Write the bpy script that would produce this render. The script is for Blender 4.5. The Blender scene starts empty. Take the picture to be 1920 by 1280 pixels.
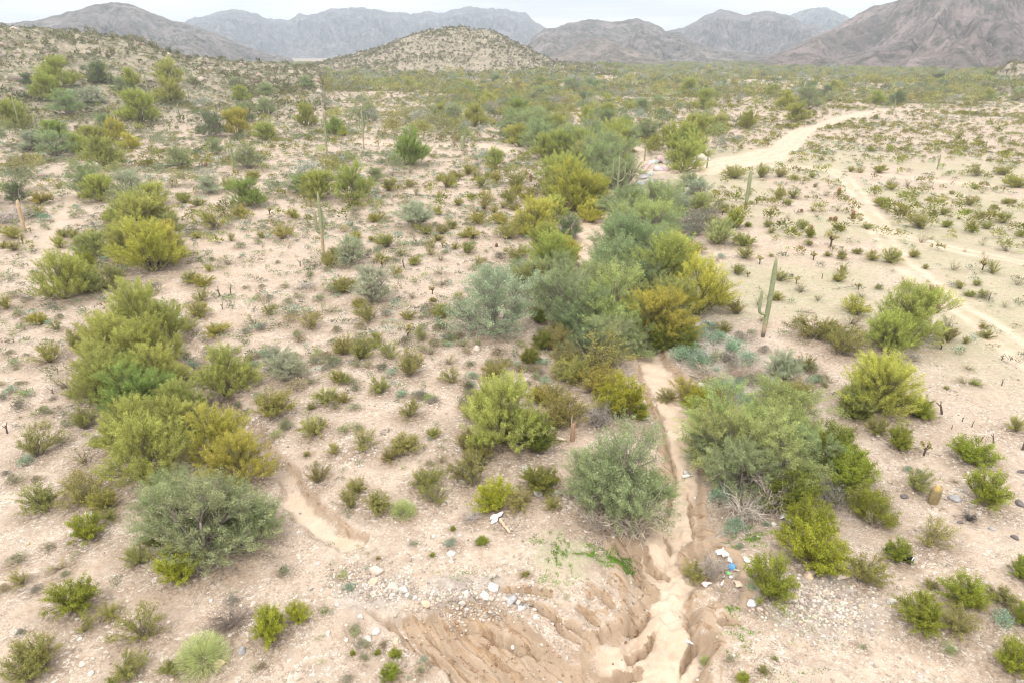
import bpy, math, random
import numpy as np
from math import radians, sin, cos, tan, pi
SC = bpy.context.scene
COL = SC.collection
R = np.random.RandomState(7)
random.seed(7)

# ------------------------------------------------------------------ camera
CAM_Z = 15.0; PITCH = radians(22.9); FPX = 1280.0
cam = bpy.data.cameras.new("camera"); cam.lens = 24.0; cam.sensor_width = 36.0
cam.clip_start = 0.5; cam.clip_end = 20000
camo = bpy.data.objects.new("camera", cam); COL.objects.link(camo)
camo.location = (0, 0, CAM_Z); camo.rotation_euler = (pi/2 - PITCH, 0, 0)
SC.camera = camo

# ------------------------------------------------------------------ world: thin bright overcast over a daylight sky
SUN_EL, SUN_AZ = radians(58), radians(200)
w = bpy.data.worlds.new("World"); SC.world = w; w.use_nodes = True
nt = w.node_tree; nt.nodes.clear(); N = nt.nodes.new; L = nt.links.new
out = N('ShaderNodeOutputWorld'); bg = N('ShaderNodeBackground')
sky = N('ShaderNodeTexSky'); sky.sky_type = 'NISHITA'; sky.sun_disc = False
sky.sun_elevation = SUN_EL; sky.sun_rotation = SUN_AZ
skm = N('ShaderNodeMixRGB'); skm.blend_type = 'MULTIPLY'; skm.inputs[0].default_value = 1
skm.inputs[2].default_value = (1, 1, 1, 1); L(sky.outputs[0], skm.inputs[1])
tc = N('ShaderNodeTexCoord'); sx = N('ShaderNodeSeparateXYZ'); L(tc.outputs['Generated'], sx.inputs[0])
mp = N('ShaderNodeMapping'); mp.inputs['Scale'].default_value = (1.6, 1.6, 26); L(tc.outputs['Generated'], mp.inputs[0])
nz = N('ShaderNodeTexNoise'); nz.inputs['Scale'].default_value = 1.7; nz.inputs['Detail'].default_value = 6
L(mp.outputs[0], nz.inputs['Vector'])
cr = N('ShaderNodeValToRGB'); cr.color_ramp.elements[0].position = .34; cr.color_ramp.elements[1].position = .60
cr.color_ramp.elements[0].color = (6.4, 6.4, 6.35, 1); cr.color_ramp.elements[1].color = (9.4, 9.1, 8.7, 1)
L(nz.outputs[0], cr.inputs[0])
gr = N('ShaderNodeMapRange'); gr.inputs[1].default_value = 0.05; gr.inputs[2].default_value = 0.9
gr.inputs[3].default_value = 1.0; gr.inputs[4].default_value = 1.5; L(sx.outputs[2], gr.inputs[0])
cm = N('ShaderNodeVectorMath'); cm.operation = 'SCALE'; L(cr.outputs[0], cm.inputs[0]); L(gr.outputs[0], cm.inputs['Scale'])
mx = N('ShaderNodeMixRGB'); mx.inputs[0].default_value = .96; L(skm.outputs[0], mx.inputs[1]); L(cm.outputs[0], mx.inputs[2])
L(mx.outputs[0], bg.inputs[0]); bg.inputs[1].default_value = 0.1
L(bg.outputs[0], out.inputs[0])
sl = bpy.data.lights.new("sun", 'SUN'); sl.energy = 1.5; sl.angle = radians(11); sl.color = (1, .95, .88)
so = bpy.data.objects.new("sun", sl); COL.objects.link(so)
so.rotation_euler = (pi/2 - SUN_EL, 0, pi - SUN_AZ)
SC.view_settings.view_transform = 'Standard'; SC.view_settings.look = 'None'
SC.view_settings.gamma = 1; SC.view_settings.exposure = 0.94
SC.cycles.max_bounces = 6; SC.cycles.diffuse_bounces = 3; SC.cycles.transmission_bounces = 2
SC.cycles.transparent_max_bounces = 4; SC.cycles.volume_bounces = 0
SC.cycles.use_denoising = True; SC.cycles.denoising_prefilter = 'ACCURATE'; SC.cycles.use_adaptive_sampling = False; SC.cycles.filter_width = 1.2

# ------------------------------------------------------------------ pixel <-> world helpers (1920x1280 reading of the photograph)
CP, SP = cos(PITCH), sin(PITCH)
def rays(px, py):
    u = (np.asarray(px, float) - 960)/FPX; v = (640 - np.asarray(py, float))/FPX
    return u, CP + v*SP, -SP + v*CP
def plane(px, py, z=0.0):
    x, y, d = rays(px, py); t = (z - CAM_Z)/d
    return np.stack([x*t, y*t], -1)
def depth(x, y, z): return y*CP - (z - CAM_Z)*SP

# ------------------------------------------------------------------ noise
def hsh(ix, iy, s):
    n = (ix.astype(np.int64)*374761393 + iy.astype(np.int64)*668265263 + s*974634777) & 0xffffffff
    n = ((n ^ (n >> 13))*1274126177) & 0xffffffff
    n = (n ^ (n >> 16))
    n = (n*2246822519) & 0xffffffff
    return ((n ^ (n >> 15)) & 0xffff)/65535.0
def vn(x, y, s=0):
    ix = np.floor(x); iy = np.floor(y); fx = x - ix; fy = y - iy
    fx = fx*fx*fx*(fx*(fx*6 - 15) + 10); fy = fy*fy*fy*(fy*(fy*6 - 15) + 10)
    a = hsh(ix, iy, s); b = hsh(ix+1, iy, s); c = hsh(ix, iy+1, s); d = hsh(ix+1, iy+1, s)
    return (a + (b-a)*fx)*(1-fy) + (c + (d-c)*fx)*fy
def fbm(x, y, o=4, s=0, g=.5):
    r = 0; a = 1; t = 0
    for i in range(o):
        r = r + a*(vn(x, y, s+i*17) - .5); t += a; a *= g; x, y = x*2.03 + 11.3, y*2.03 - 7.7
    return r/t*2
def ss(a, b, x):
    t = np.clip((x - a)/(b - a), 0, 1); return t*t*(3 - 2*t)

# ------------------------------------------------------------------ terrain features, traced on the ground plane
def poly(pts, z=0.0): return plane([p[0] for p in pts], [p[1] for p in pts], z)
def pdist(x, y, P):
    best = np.full(x.shape, 1e9); arc = np.zeros(x.shape); side = np.zeros(x.shape); acc = 0
    for (ax, ay), (bx, by) in zip(P[:-1], P[1:]):
        dx, dy = bx-ax, by-ay; l2 = dx*dx + dy*dy; l = math.sqrt(l2)
        t = np.clip(((x-ax)*dx + (y-ay)*dy)/l2, 0, 1)
        ex, ey = x - ax - t*dx, y - ay - t*dy
        d = np.hypot(ex, ey); m = d < best
        best = np.where(m, d, best); arc = np.where(m, acc + t*l, arc)
        side = np.where(m, np.sign(dx*ey - dy*ex), side); acc += l
    return best, arc, side
def inside(x, y, P):
    c = np.zeros(x.shape, bool); n = len(P)
    for i in range(n):
        ax, ay = P[i]; bx, by = P[(i+1) % n]
        if ay == by: continue
        c ^= ((ay > y) != (by > y)) & (x < (bx-ax)*(y-ay)/(by-ay) + ax)
    return c

WASHW = [1.4,1.15,.62,.42,.62,.66,.52,.60,.66,.66,.75,.75,.8,.9,1.0,1.0,1.0,1.1,1.2,1.2,1.4,1.8,1.8]
WASH = poly([(1190,1420),(1222,1290),(1245,1200),(1262,1130),(1238,1060),(1262,980),(1285,900),(1278,830),(1262,770),(1235,720),(1212,680),(1185,640),
             (1150,580),(1110,520),(1098,470),(1112,430),(1130,390),(1160,350),(1195,322),(1205,292),(1150,268),(1060,255),(960,240)], -1.2)
GULLY = poly([(655,1020),(595,985),(558,940),(533,900),(505,870),(475,820),(440,770),(395,720),(370,670),(345,620),(300,590),(250,575),(215,545),(190,500)], -.25)
CUT = poly([(662,1118),(690,1150),(715,1162),(760,1145),(800,1150),(830,1135),(870,1128),(930,1140),(970,1165),(1020,1190),(1080,1210),(1110,1235),(1175,1250),(1230,1330),(1230,1420),(800,1420),(850,1300),(800,1262),(765,1225),(735,1190),(700,1172)], -.3)
SIDE = poly([(1330,1420),(1320,1290),(1345,1230),(1330,1150),(1390,1140),(1400,1100),(1380,1040),(1330,1000),(1290,1010),(1200,1010),(1150,1010),(1180,1100),(1150,1200),(1150,1420)], -.5)
ROAD = poly([(1290,318),(1360,308),(1425,298),(1470,278),(1500,248),(1560,230),(1640,212),(1710,206),(1830,203)])
TRACK = poly([(1545,316),(1588,332),(1606,360),(1640,420),(1682,485),(1750,540),(1830,595),(1900,650),(1990,720),(2100,800)])
TRACK2 = poly([(1400,312),(1560,318),(1700,328),(1990,350)])
TRACK3 = poly([(1640,430),(1700,445),(1800,468),(1990,505)])
PATCH = poly([(690,270),(800,276),(900,272),(960,286)])
FOOT = poly([(-80,470),(60,520),(120,400),(150,340)])
LEDGES = [poly(p) for p in ([(1098,1088),(1125,1102),(1160,1122)], [(955,1122),(1000,1128),(1035,1150),(1055,1180),(1100,1196)],
    [(1058,1168),(1085,1176),(1112,1186)], [(935,1102),(1000,1106),(1045,1118)], [(1078,1136),(1105,1143),(1130,1160)],
    [(1095,1109),(1115,1108)], [(1345,1150),(1372,1148),(1388,1152)], [(1290,980),(1315,1000),(1330,990)], [(1250,960),(1258,985),(1262,1000)],
    [(1212,985),(1222,1010),(1248,1030),(1262,1048)], [(1188,1015),(1198,1048),(1212,1068),(1242,1078)], [(1228,1100),(1212,1130),(1180,1152),(1150,1162)], [(1165,1202),(1192,1194),(1215,1180),(1238,1150)],
    [(1105,1248),(1150,1240),(1180,1225),(1218,1204)], [(1302,1108),(1290,1140),(1302,1172),(1290,1200)], [(1318,1158),(1290,1192),(1280,1230)], [(840,1140),(900,1150),(960,1180),(1010,1200),(1060,1215)], [(1205,700),(1225,745),(1248,780)], [(1262,800),(1270,850),(1262,900),(1250,950)], [(1298,880),(1302,930),(1310,975)])]
STRIPE_DIR = (lambda a: (a[1]-a[0])/np.linalg.norm(a[1]-a[0]))(poly([(860,1150), (1010,1290)]))
def elev_ridge(pts, D):
    x, y, d = rays([p[0] for p in pts], [p[1] for p in pts]); h = np.hypot(x, y)
    return np.arctan2(x, y), CAM_Z + D*d/h
HILLS = [  # near hills that belong to the ground sheet: ridge pixels, distance, front width, back width
    ([(-700,120),(-400,60),(-100,45),(0,49),(60,53),(110,56),(150,58),(205,66),(250,72),(300,87),(350,106),(405,113),(450,118),(520,122),(600,131)], 300, 165, 200),
    ([(560,128),(600,118),(640,108),(700,92),(740,76),(770,64),(790,58),(820,53),(860,50),(885,55),(905,55),(935,62),(960,76),(985,88),(1005,102),(1035,116),(1100,124),(1180,130)], 560, 190, 160),
    ([(1790,180),(1830,164),(1850,150),(1868,136),(1890,120),(1905,117),(1930,118),(2050,112),(2300,150)], 400, 90, 120)]
HR = [elev_ridge(p, D) for p, D, _, _ in HILLS]

def terrain(x, y, want=False):
    x = np.asarray(x, float); y = np.asarray(y, float); r = np.hypot(x, y)
    far = ss(60, 300, r)
    z = .28*fbm(x/9, y/9, 4, 3) + .06*fbm(x/1.6, y/1.6, 4, 9) + far*1.8*fbm(x/70, y/70, 4, 21)
    z += .9*ss(30, 120, r)*fbm(x/28+3, y/28, 3, 33)
    near = r < 130
    sand = np.zeros(x.shape); cut = np.zeros(x.shape); rub = np.zeros(x.shape); grn = np.zeros(x.shape)
    wx = x + .35*fbm(x/1.1, y/1.1, 3, 41) ; wy = y + .35*fbm(x/1.1+9, y/1.1, 3, 43)
    d, a, s = pdist(wx, wy, WASH)
    wide = 1 + .25*fbm(a/4, s, 2, 50)
    arcs = np.concatenate([[0], np.cumsum(np.linalg.norm(np.diff(WASH, axis=0), axis=1))])
    hw = np.interp(a, arcs, WASHW[:len(arcs)])*wide*1.15 + .22*fbm(x/.55, y/.55, 3, 52)*ss(30, 16, r); bank = .38 + .3*fbm(x/1.1, y/1.1, 3, 51)
    k = 1 - ss(hw, hw + bank, d)
    val = np.exp(-(d/5.5)**2)*ss(14, 24, r)
    fade = 1 - ss(95, 150, r)
    z -= (k*(.46 + .12*fbm(x/.7, y/.7, 3, 5)) + .55*val)*fade
    sh = (1-ss(1.2, 3.0, d + .8*fbm(x/.9, y/.9, 3, 55)))*ss(30, 22, r)      # stepped silt shelves beside the channel
    tr = fbm(x/1.5+40, y/1.5, 4, 57)*4.2; tf = tr - np.floor(tr); tz = np.floor(tr) + ss(.38, .56, tf)
    z += .09*tz*sh - .22*sh*(1-k)
    edge = np.exp(-((tf-.47)/.11)**2)*sh*(1-k*.5)
    sand = np.maximum(sand, (1 - ss(hw*.75, hw*1.02, d))*fade)
    cut = np.maximum(cut, ss(hw*.8, hw*1.1, d)*(1-ss(hw+bank*.8, hw+bank*1.5, d))*(1-ss(35, 60, r))*.5)
    cut = np.maximum(cut, np.clip(edge*.8 + sh*(.04 + .6*fbm(x/.8, y/.8, 3, 58)), 0, 1)*(1-sand))
    rub = np.maximum(rub, (s < 0)*np.exp(-((d-4)/2.2)**2)*ss(20, 26, r)*(1-ss(60, 80, r)))
    # left gully
    d, a, s = pdist(wx, wy, GULLY)
    hg = .20 + .14*ss(30, 18, r) + .12*fbm(x/1.2, y/1.2, 3, 63)
    k = 1 - ss(hg, hg + .35, d)
    z -= .38*k*(1-ss(45, 60, r)) + .15*np.exp(-(d/2.5)**2)*(1-ss(45, 60, r))
    sand = np.maximum(sand, (1 - ss(hg*.7, hg*1.2, d))*(1-ss(21, 26, r)))
    cut = np.maximum(cut, ss(hg*.9, hg*1.2, d)*(1-ss(hg+.25, hg+.5, d))*.40*(s < 0)*(1-ss(26, 34, r)))
    # sheet of lower silt round the wash mouth
    m = r < 45
    if m.any():
        xm, ym = wx[m], wy[m]
        i = inside(xm, ym, SIDE); dd, _, _ = pdist(xm, ym, np.vstack([SIDE, SIDE[:1]]))
        q = np.where(i, ss(0, .35, dd), 0)
        z[m] -= q*(.30 + .10*fbm(xm/.5, ym/.5, 3, 61))
        cut[m] = np.maximum(cut[m], q*np.clip(.22 + .9*fbm(xm/.9, ym/.9, 4, 65), 0, .7) + (1 - ss(.05, .25, dd))*.6)*(1-sand[m])
        i = inside(xm, ym, CUT); dd, _, _ = pdist(xm, ym, np.vstack([CUT, CUT[:1]]))
        q = np.where(i, ss(0, .22, dd), 0)
        sx_, sy_ = STRIPE_DIR
        uu = (xm*sx_ + ym*sy_); vv = (-xm*sy_ + ym*sx_)
        st = fbm(vv/.42 + .5*fbm(uu/1.5, vv/1.5, 2, 71), uu/3.2, 4, 73)
        z[m] -= np.where(i, q*.34 + np.clip(dd, 0, 3)*.30 + .26*st*ss(.15, .9, dd) + .17*fbm(vv/.19, uu/3.2, 3, 77), 0)
        cut[m] = np.maximum(cut[m], np.where(i, np.clip(.80 - .5*st - 1.3*fbm(vv/.17, uu/2.6, 3, 77), .15, 1)*q, 0))
        xs, ys = x[m] + .10*fbm(x[m]/.3, y[m]/.3, 3, 81), y[m] + .10*fbm(x[m]/.3+5, y[m]/.3, 3, 83)
        for P in LEDGES:
            dd, aa, sd = pdist(xs, ys, P)
            ln = aa/ max(1e-6, np.sum(np.linalg.norm(np.diff(P, axis=0), axis=1)))
            tp = np.sin(np.clip(ln, .02, .98)*pi)**.5
            nearside = sd*np.sign((P[-1]-P[0])[0])
            z[m] += tp*np.where(nearside > 0, 1, -1)*.15*np.exp(-dd/.45) - tp*.20*np.exp(-(dd/.07)**2)
            cut[m] = np.maximum(cut[m], tp*np.exp(-(dd/.12)**2)*1.0)
        # fine rills running down to the wash
        rl = fbm(vv/.5, uu/4.5, 4, 91)
        region = ss(0, 1, (1 - np.abs(xm - 1.2)/4.2))*ss(11, 13, ym)*(1-ss(19.5, 21.5, ym))*(xm < 3.3)
        z[m] += .06*rl*region
    # roads and ruts
    for P, hwid, rut in ((ROAD, 2.5, 0), (TRACK, 1.3, 1), (TRACK2, 1.4, 0), (TRACK3, .9, 1), (PATCH, 2.4, 0), (FOOT, .7, 0)):
        d, a, s = pdist(x + .5*fbm(x/5, y/5, 3, 101), y, P)
        if P is ROAD: hwid = 2.1 + 3.0*ss(40, 0, a)
        k = 1 - ss(hwid*.75, hwid*1.25, d)
        if rut:
            g = .95*np.exp(-((d - .72)/.30)**2) + .28*(1 - ss(.5, 1.5, d))
            z -= .05*np.exp(-((d-.8)/.3)**2)
            sand = np.maximum(sand, np.clip(g, 0, 1))
        else:
            sand = np.maximum(sand, k*((.88 - .45*np.exp(-((d-.95)/.3)**2) + .25*fbm(x/2.2, y/2.2, 3, 105)) if P is ROAD else (.3 if P is FOOT else .55))); z -= .05*k
    z = z*(1 - .0*far)
    hh = np.zeros(x.shape); hm = np.zeros(x.shape)
    az = np.arctan2(x, np.maximum(y, 1e-3))
    for (p, D, wf, wb), (ra, rz) in zip(HILLS, HR):
        c = np.interp(az, ra, rz, left=0, right=0) - .6
        e = np.where(r < D, np.clip((r - (D-wf))/wf, 0, 1), np.clip(1 - (r-D)/wb, 0, 1))
        pr = np.where(r < D, e*e*(3-2*e)*.55 + .45*e**1.5, e*e*(3-2*e))
        rough = (.2-np.abs(fbm(x/26, y/26, 5, 111)))*9*pr*(1-pr*.8) + 1.8*fbm(x/7, y/7, 4, 119, .65)*pr
        h = np.maximum(c, 0)*pr + rough*(c > 1)
        m2 = (r > 20) & (y > 5)
        hh = np.where(m2, np.maximum(hh, h), hh); hm = np.where(m2, np.maximum(hm, np.minimum(1, np.maximum(c, 0)*pr/6)), hm)
    z = z*(1-.5*hm) + hh
    if not want: return z
    az0 = np.degrees(az)
    grn = ss(-.3, .2, fbm(x/9, y/9, 4, 131) + .1)*ss(9, 15, az0)*ss(32, 46, r)*(1-ss(110, 160, r))
    gx = ((x+.1)/1.0); 
    g2 = plane([1170, 1060], [1030, 1040])
    for (cx, cy), (rx, ry) in zip(g2, ((1.6, .9), (1.3, 1.6))):
        grn = np.maximum(grn, ss(.2, .9, 1 - ((x-cx)/rx)**2 - ((y-cy)/ry)**2 + .8*fbm(x/.4, y/.4, 3, 141)))
    rub = np.maximum(rub, hm*.7)
    g3 = plane([1540, 720, 860, 1210], [1120, 1110, 1105, 345])
    for (cx, cy), (rx, ry) in zip(g3, ((2.0, 1.7), (1.6, 1.0), (1.8, .8), (4, 7))):
        rub = np.maximum(rub, ss(.0, .8, 1 - ((x-cx)/rx)**2 - ((y-cy)/ry)**2 + .6*fbm(x/.6, y/.6, 3, 151)))
    return z, np.clip(sand, 0, 1), np.clip(cut, 0, 1), np.clip(rub, 0, 1), np.clip(grn, 0, 1), hm

def gz(x, y):
    """height of the built ground sheet (bilinear)"""
    j = np.interp(y, ys, np.arange(len(ys))); i = np.interp(x/np.maximum(y, 12.0), ts, np.arange(len(ts)))
    j0 = np.minimum(j.astype(int), len(ys)-2); i0 = np.minimum(i.astype(int), len(ts)-2); a = i-i0; b = j-j0
    return (ZG[j0, i0]*(1-a) + ZG[j0, i0+1]*a)*(1-b) + (ZG[j0+1, i0]*(1-a) + ZG[j0+1, i0+1]*a)*b
def hit(px, py):
    """first point where the line of sight through each pixel meets the ground"""
    px = np.asarray(px, float); py = np.asarray(py, float)
    dx, dy, dz = rays(px, py); n = np.sqrt(dx*dx+dy*dy+dz*dz); dx, dy, dz = dx/n, dy/n, dz/n
    t = np.full(px.shape, 10.0); done = np.zeros(px.shape, bool); lo = t.copy()
    for _ in range(520):
        x, y, z = dx*t, dy*t, CAM_Z + dz*t
        g = gz(x, y); below = z < g
        done |= below
        step = np.maximum(.25, t*.012)
        lo = np.where(done, lo, t); t = np.where(done, t, t + step)
        if done.all(): break
    hi = t
    for _ in range(14):
        mid = (lo+hi)/2; x, y, z = dx*mid, dy*mid, CAM_Z + dz*mid
        b = z < gz(x, y); hi = np.where(b, mid, hi); lo = np.where(b, lo, mid)
    x, y = dx*hi, dy*hi
    return x, y, gz(x, y)

# ------------------------------------------------------------------ mesh helpers
def mesh(name, v, f, var=None, smooth=False, mat=None, cname='var'):
    me = bpy.data.meshes.new(name); v = np.asarray(v, np.float32); f = np.asarray(f, np.int32)
    k = f.shape[1]
    me.vertices.add(len(v)); me.vertices.foreach_set('co', v.ravel())
    me.loops.add(f.size); me.loops.foreach_set('vertex_index', f.ravel())
    me.polygons.add(len(f)); me.polygons.foreach_set('loop_start', np.arange(0, f.size, k, dtype=np.int32))
    me.polygons.foreach_set('loop_total', np.full(len(f), k, np.int32))
    if smooth: me.polygons.foreach_set('use_smooth', np.ones(len(f), bool))
    if var is not None:
        a = me.attributes.new(cname, 'FLOAT_COLOR', 'POINT')
        c = np.ones((len(v), 4), np.float32); var = np.asarray(var, np.float32)
        c[:, :3] = var if var.ndim == 2 else var[:, None]
        a.data.foreach_set('color', c.ravel())
    me.update(calc_edges=True)
    if mat: me.materials.append(mat)
    return me
def merge(parts):
    V, F, C, o = [], [], [], 0
    for p in parts:
        V.append(p[0]); F.append(p[1] + o); C.append(p[2] if p[2].ndim == 2 else np.repeat(p[2][:, None], 3, 1)); o += len(p[0])
    return np.vstack(V), np.vstack(F), np.vstack(C)
def nrm(a): return a/np.maximum(np.linalg.norm(a, axis=-1, keepdims=True), 1e-9)
def leaves(c, d, L_, W_, rng, var):
    n = len(c); d = nrm(d); s = nrm(np.cross(d, rng.normal(size=(n, 3))))
    L_ = np.broadcast_to(L_, n)[:, None]; W_ = np.broadcast_to(W_, n)[:, None]
    v = np.stack([c - s*W_/2 , c + s*W_/2, c + d*L_], 1).reshape(-1, 3)
    return v, np.arange(3*n).reshape(-1, 3), np.repeat(var, 3, 0)
def tube(P, r, n=5, var=1.0, cap=True, mod=None):
    P = np.asarray(P, float); K = len(P); r = np.broadcast_to(r, K)
    T = nrm(np.gradient(P, axis=0)); up = np.array([0.13, .21, .97]) if abs(T[0][2]) < .9 else np.array([1., .1, 0])
    A = nrm(np.cross(T, up)); B = np.cross(T, A)
    th = np.arange(n)*2*pi/n; m = np.ones(n) if mod is None else mod(th)
    v = P[:, None, :] + (A[:, None, :]*np.cos(th)[None, :, None] + B[:, None, :]*np.sin(th)[None, :, None])*(r[:, None]*m[None, :])[..., None]
    v = v.reshape(-1, 3); i = np.arange(K-1)[:, None]*n; j = np.arange(n)[None, :]; j2 = (j+1) % n
    a, b, c, d = i+j, i+j2, i+n+j2, i+n+j
    f = np.vstack([np.stack([a, b, c], -1).reshape(-1, 3), np.stack([a, c, d], -1).reshape(-1, 3)])
    if cap:
        v = np.vstack([v, P[-1] + T[-1]*r[-1]*.35]); t = len(v)-1; q = (K-1)*n + np.arange(n)
        f = np.vstack([f, np.stack([q, (K-1)*n + (np.arange(n)+1) % n, np.full(n, t)], -1)])
    vv = np.full(len(v), var) if np.isscalar(var) else np.vstack([np.repeat(var, n, 0), var[-1:]])[:len(v)]
    return v, f, vv
def obj(name, me, parent=None, loc=None, rz=0, s=None, color=None):
    o = bpy.data.objects.new(name, me); COL.objects.link(o)
    if parent: o.parent = parent
    if loc is not None: o.location = loc
    o.rotation_euler = (0, 0, rz)
    if s is not None: o.scale = s if hasattr(s, '__len__') else (s, s, s)
    if color is not None: o.color = (*color, 1)
    return o
def tag(o, label=None, cat=None, group=None, kind=None):
    if label: o['label'] = label
    if cat: o['category'] = cat
    if group: o['group'] = group
    if kind: o['kind'] = kind
    return o

# ------------------------------------------------------------------ materials
def mat(name):
    m = bpy.data.materials.new(name); m.use_nodes = True; m.node_tree.nodes.clear(); return m, m.node_tree.nodes.new, m.node_tree.links.new
def leafmat(name, trans=.32, noise=.25, sc=4.0):
    m, N, L = mat(name); o = N('ShaderNodeOutputMaterial'); at = N('ShaderNodeAttribute'); at.attribute_name = 'var'
    oi = N('ShaderNodeObjectInfo'); mu = N('ShaderNodeMixRGB'); mu.blend_type = 'MULTIPLY'; mu.inputs[0].default_value = 1
    L(oi.outputs['Color'], mu.inputs[1]); L(at.outputs['Color'], mu.inputs[2])
    g = N('ShaderNodeNewGeometry'); nz = N('ShaderNodeTexNoise'); nz.inputs['Scale'].default_value = sc; nz.inputs['Detail'].default_value = 2
    L(g.outputs['Position'], nz.inputs['Vector'])
    mr = N('ShaderNodeMapRange'); mr.inputs[1].default_value = .3; mr.inputs[2].default_value = .7
    mr.inputs[3].default_value = 1-noise; mr.inputs[4].default_value = 1+noise; L(nz.outputs[0], mr.inputs[0])
    sc_ = N('ShaderNodeVectorMath'); sc_.operation = 'SCALE'; L(mu.outputs[0], sc_.inputs[0]); L(mr.outputs[0], sc_.inputs['Scale'])
    d = N('ShaderNodeBsdfDiffuse'); t = N('ShaderNodeBsdfTranslucent'); mix = N('ShaderNodeMixShader'); mix.inputs[0].default_value = trans
    L(sc_.outputs[0], d.inputs[0]); L(sc_.outputs[0], t.inputs[0]); L(d.outputs[0], mix.inputs[1]); L(t.outputs[0], mix.inputs[2])
    L(mix.outputs[0], o.inputs[0]); return m
def solid(name, col=None, rough=.9, noise=.3, sc=6.0, bump=.3, attr=True):
    m, N, L = mat(name); o = N('ShaderNodeOutputMaterial'); b = N('ShaderNodeBsdfPrincipled'); L(b.outputs[0], o.inputs[0])
    b.inputs['Roughness'].default_value = rough; b.inputs['Specular IOR Level'].default_value = .2
    oi = N('ShaderNodeObjectInfo'); mu = N('ShaderNodeMixRGB'); mu.blend_type = 'MULTIPLY'; mu.inputs[0].default_value = 1
    if attr:
        at = N('ShaderNodeAttribute'); at.attribute_name = 'var'; L(at.outputs['Color'], mu.inputs[2])
    else: mu.inputs[2].default_value = (1, 1, 1, 1)
    if col: mu.inputs[1].default_value = (*col, 1)
    else: L(oi.outputs['Color'], mu.inputs[1])
    tc = N('ShaderNodeTexCoord'); nz = N('ShaderNodeTexNoise'); nz.inputs['Scale'].default_value = sc; nz.inputs['Detail'].default_value = 5
    L(tc.outputs['Object'], nz.inputs['Vector'])
    mr = N('ShaderNodeMapRange'); mr.inputs[1].default_value = .3; mr.inputs[2].default_value = .7
    mr.inputs[3].default_value = 1-noise; mr.inputs[4].default_value = 1+noise; L(nz.outputs[0], mr.inputs[0])
    s2 = N('ShaderNodeVectorMath'); s2.operation = 'SCALE'; L(mu.outputs[0], s2.inputs[0]); L(mr.outputs[0], s2.inputs['Scale'])
    L(s2.outputs[0], b.inputs['Base Color'])
    if bump:
        bp = N('ShaderNodeBump'); bp.inputs['Strength'].default_value = bump; bp.inputs['Distance'].default_value = .03
        L(nz.outputs[0], bp.inputs['Height']); L(bp.outputs[0], b.inputs['Normal'])
    return m
M_LEAF = leafmat('leaf', .33, .2); M_TWIG = leafmat('twig_leaf', .2, .3, 3.0)
M_BARK = solid('bark', None, .95, .3, 9)
M_CACT = solid('cactus_skin', None, .8, .18, 5)
M_ROCK = solid('rock', None, .95, .25, 3.5, .5, attr=False)
M_JUNK = solid('junk', None, .6, .08, 3, .1, attr=False)
M_SCAT = leafmat('far_leaf', .25, .3, .5)

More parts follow.
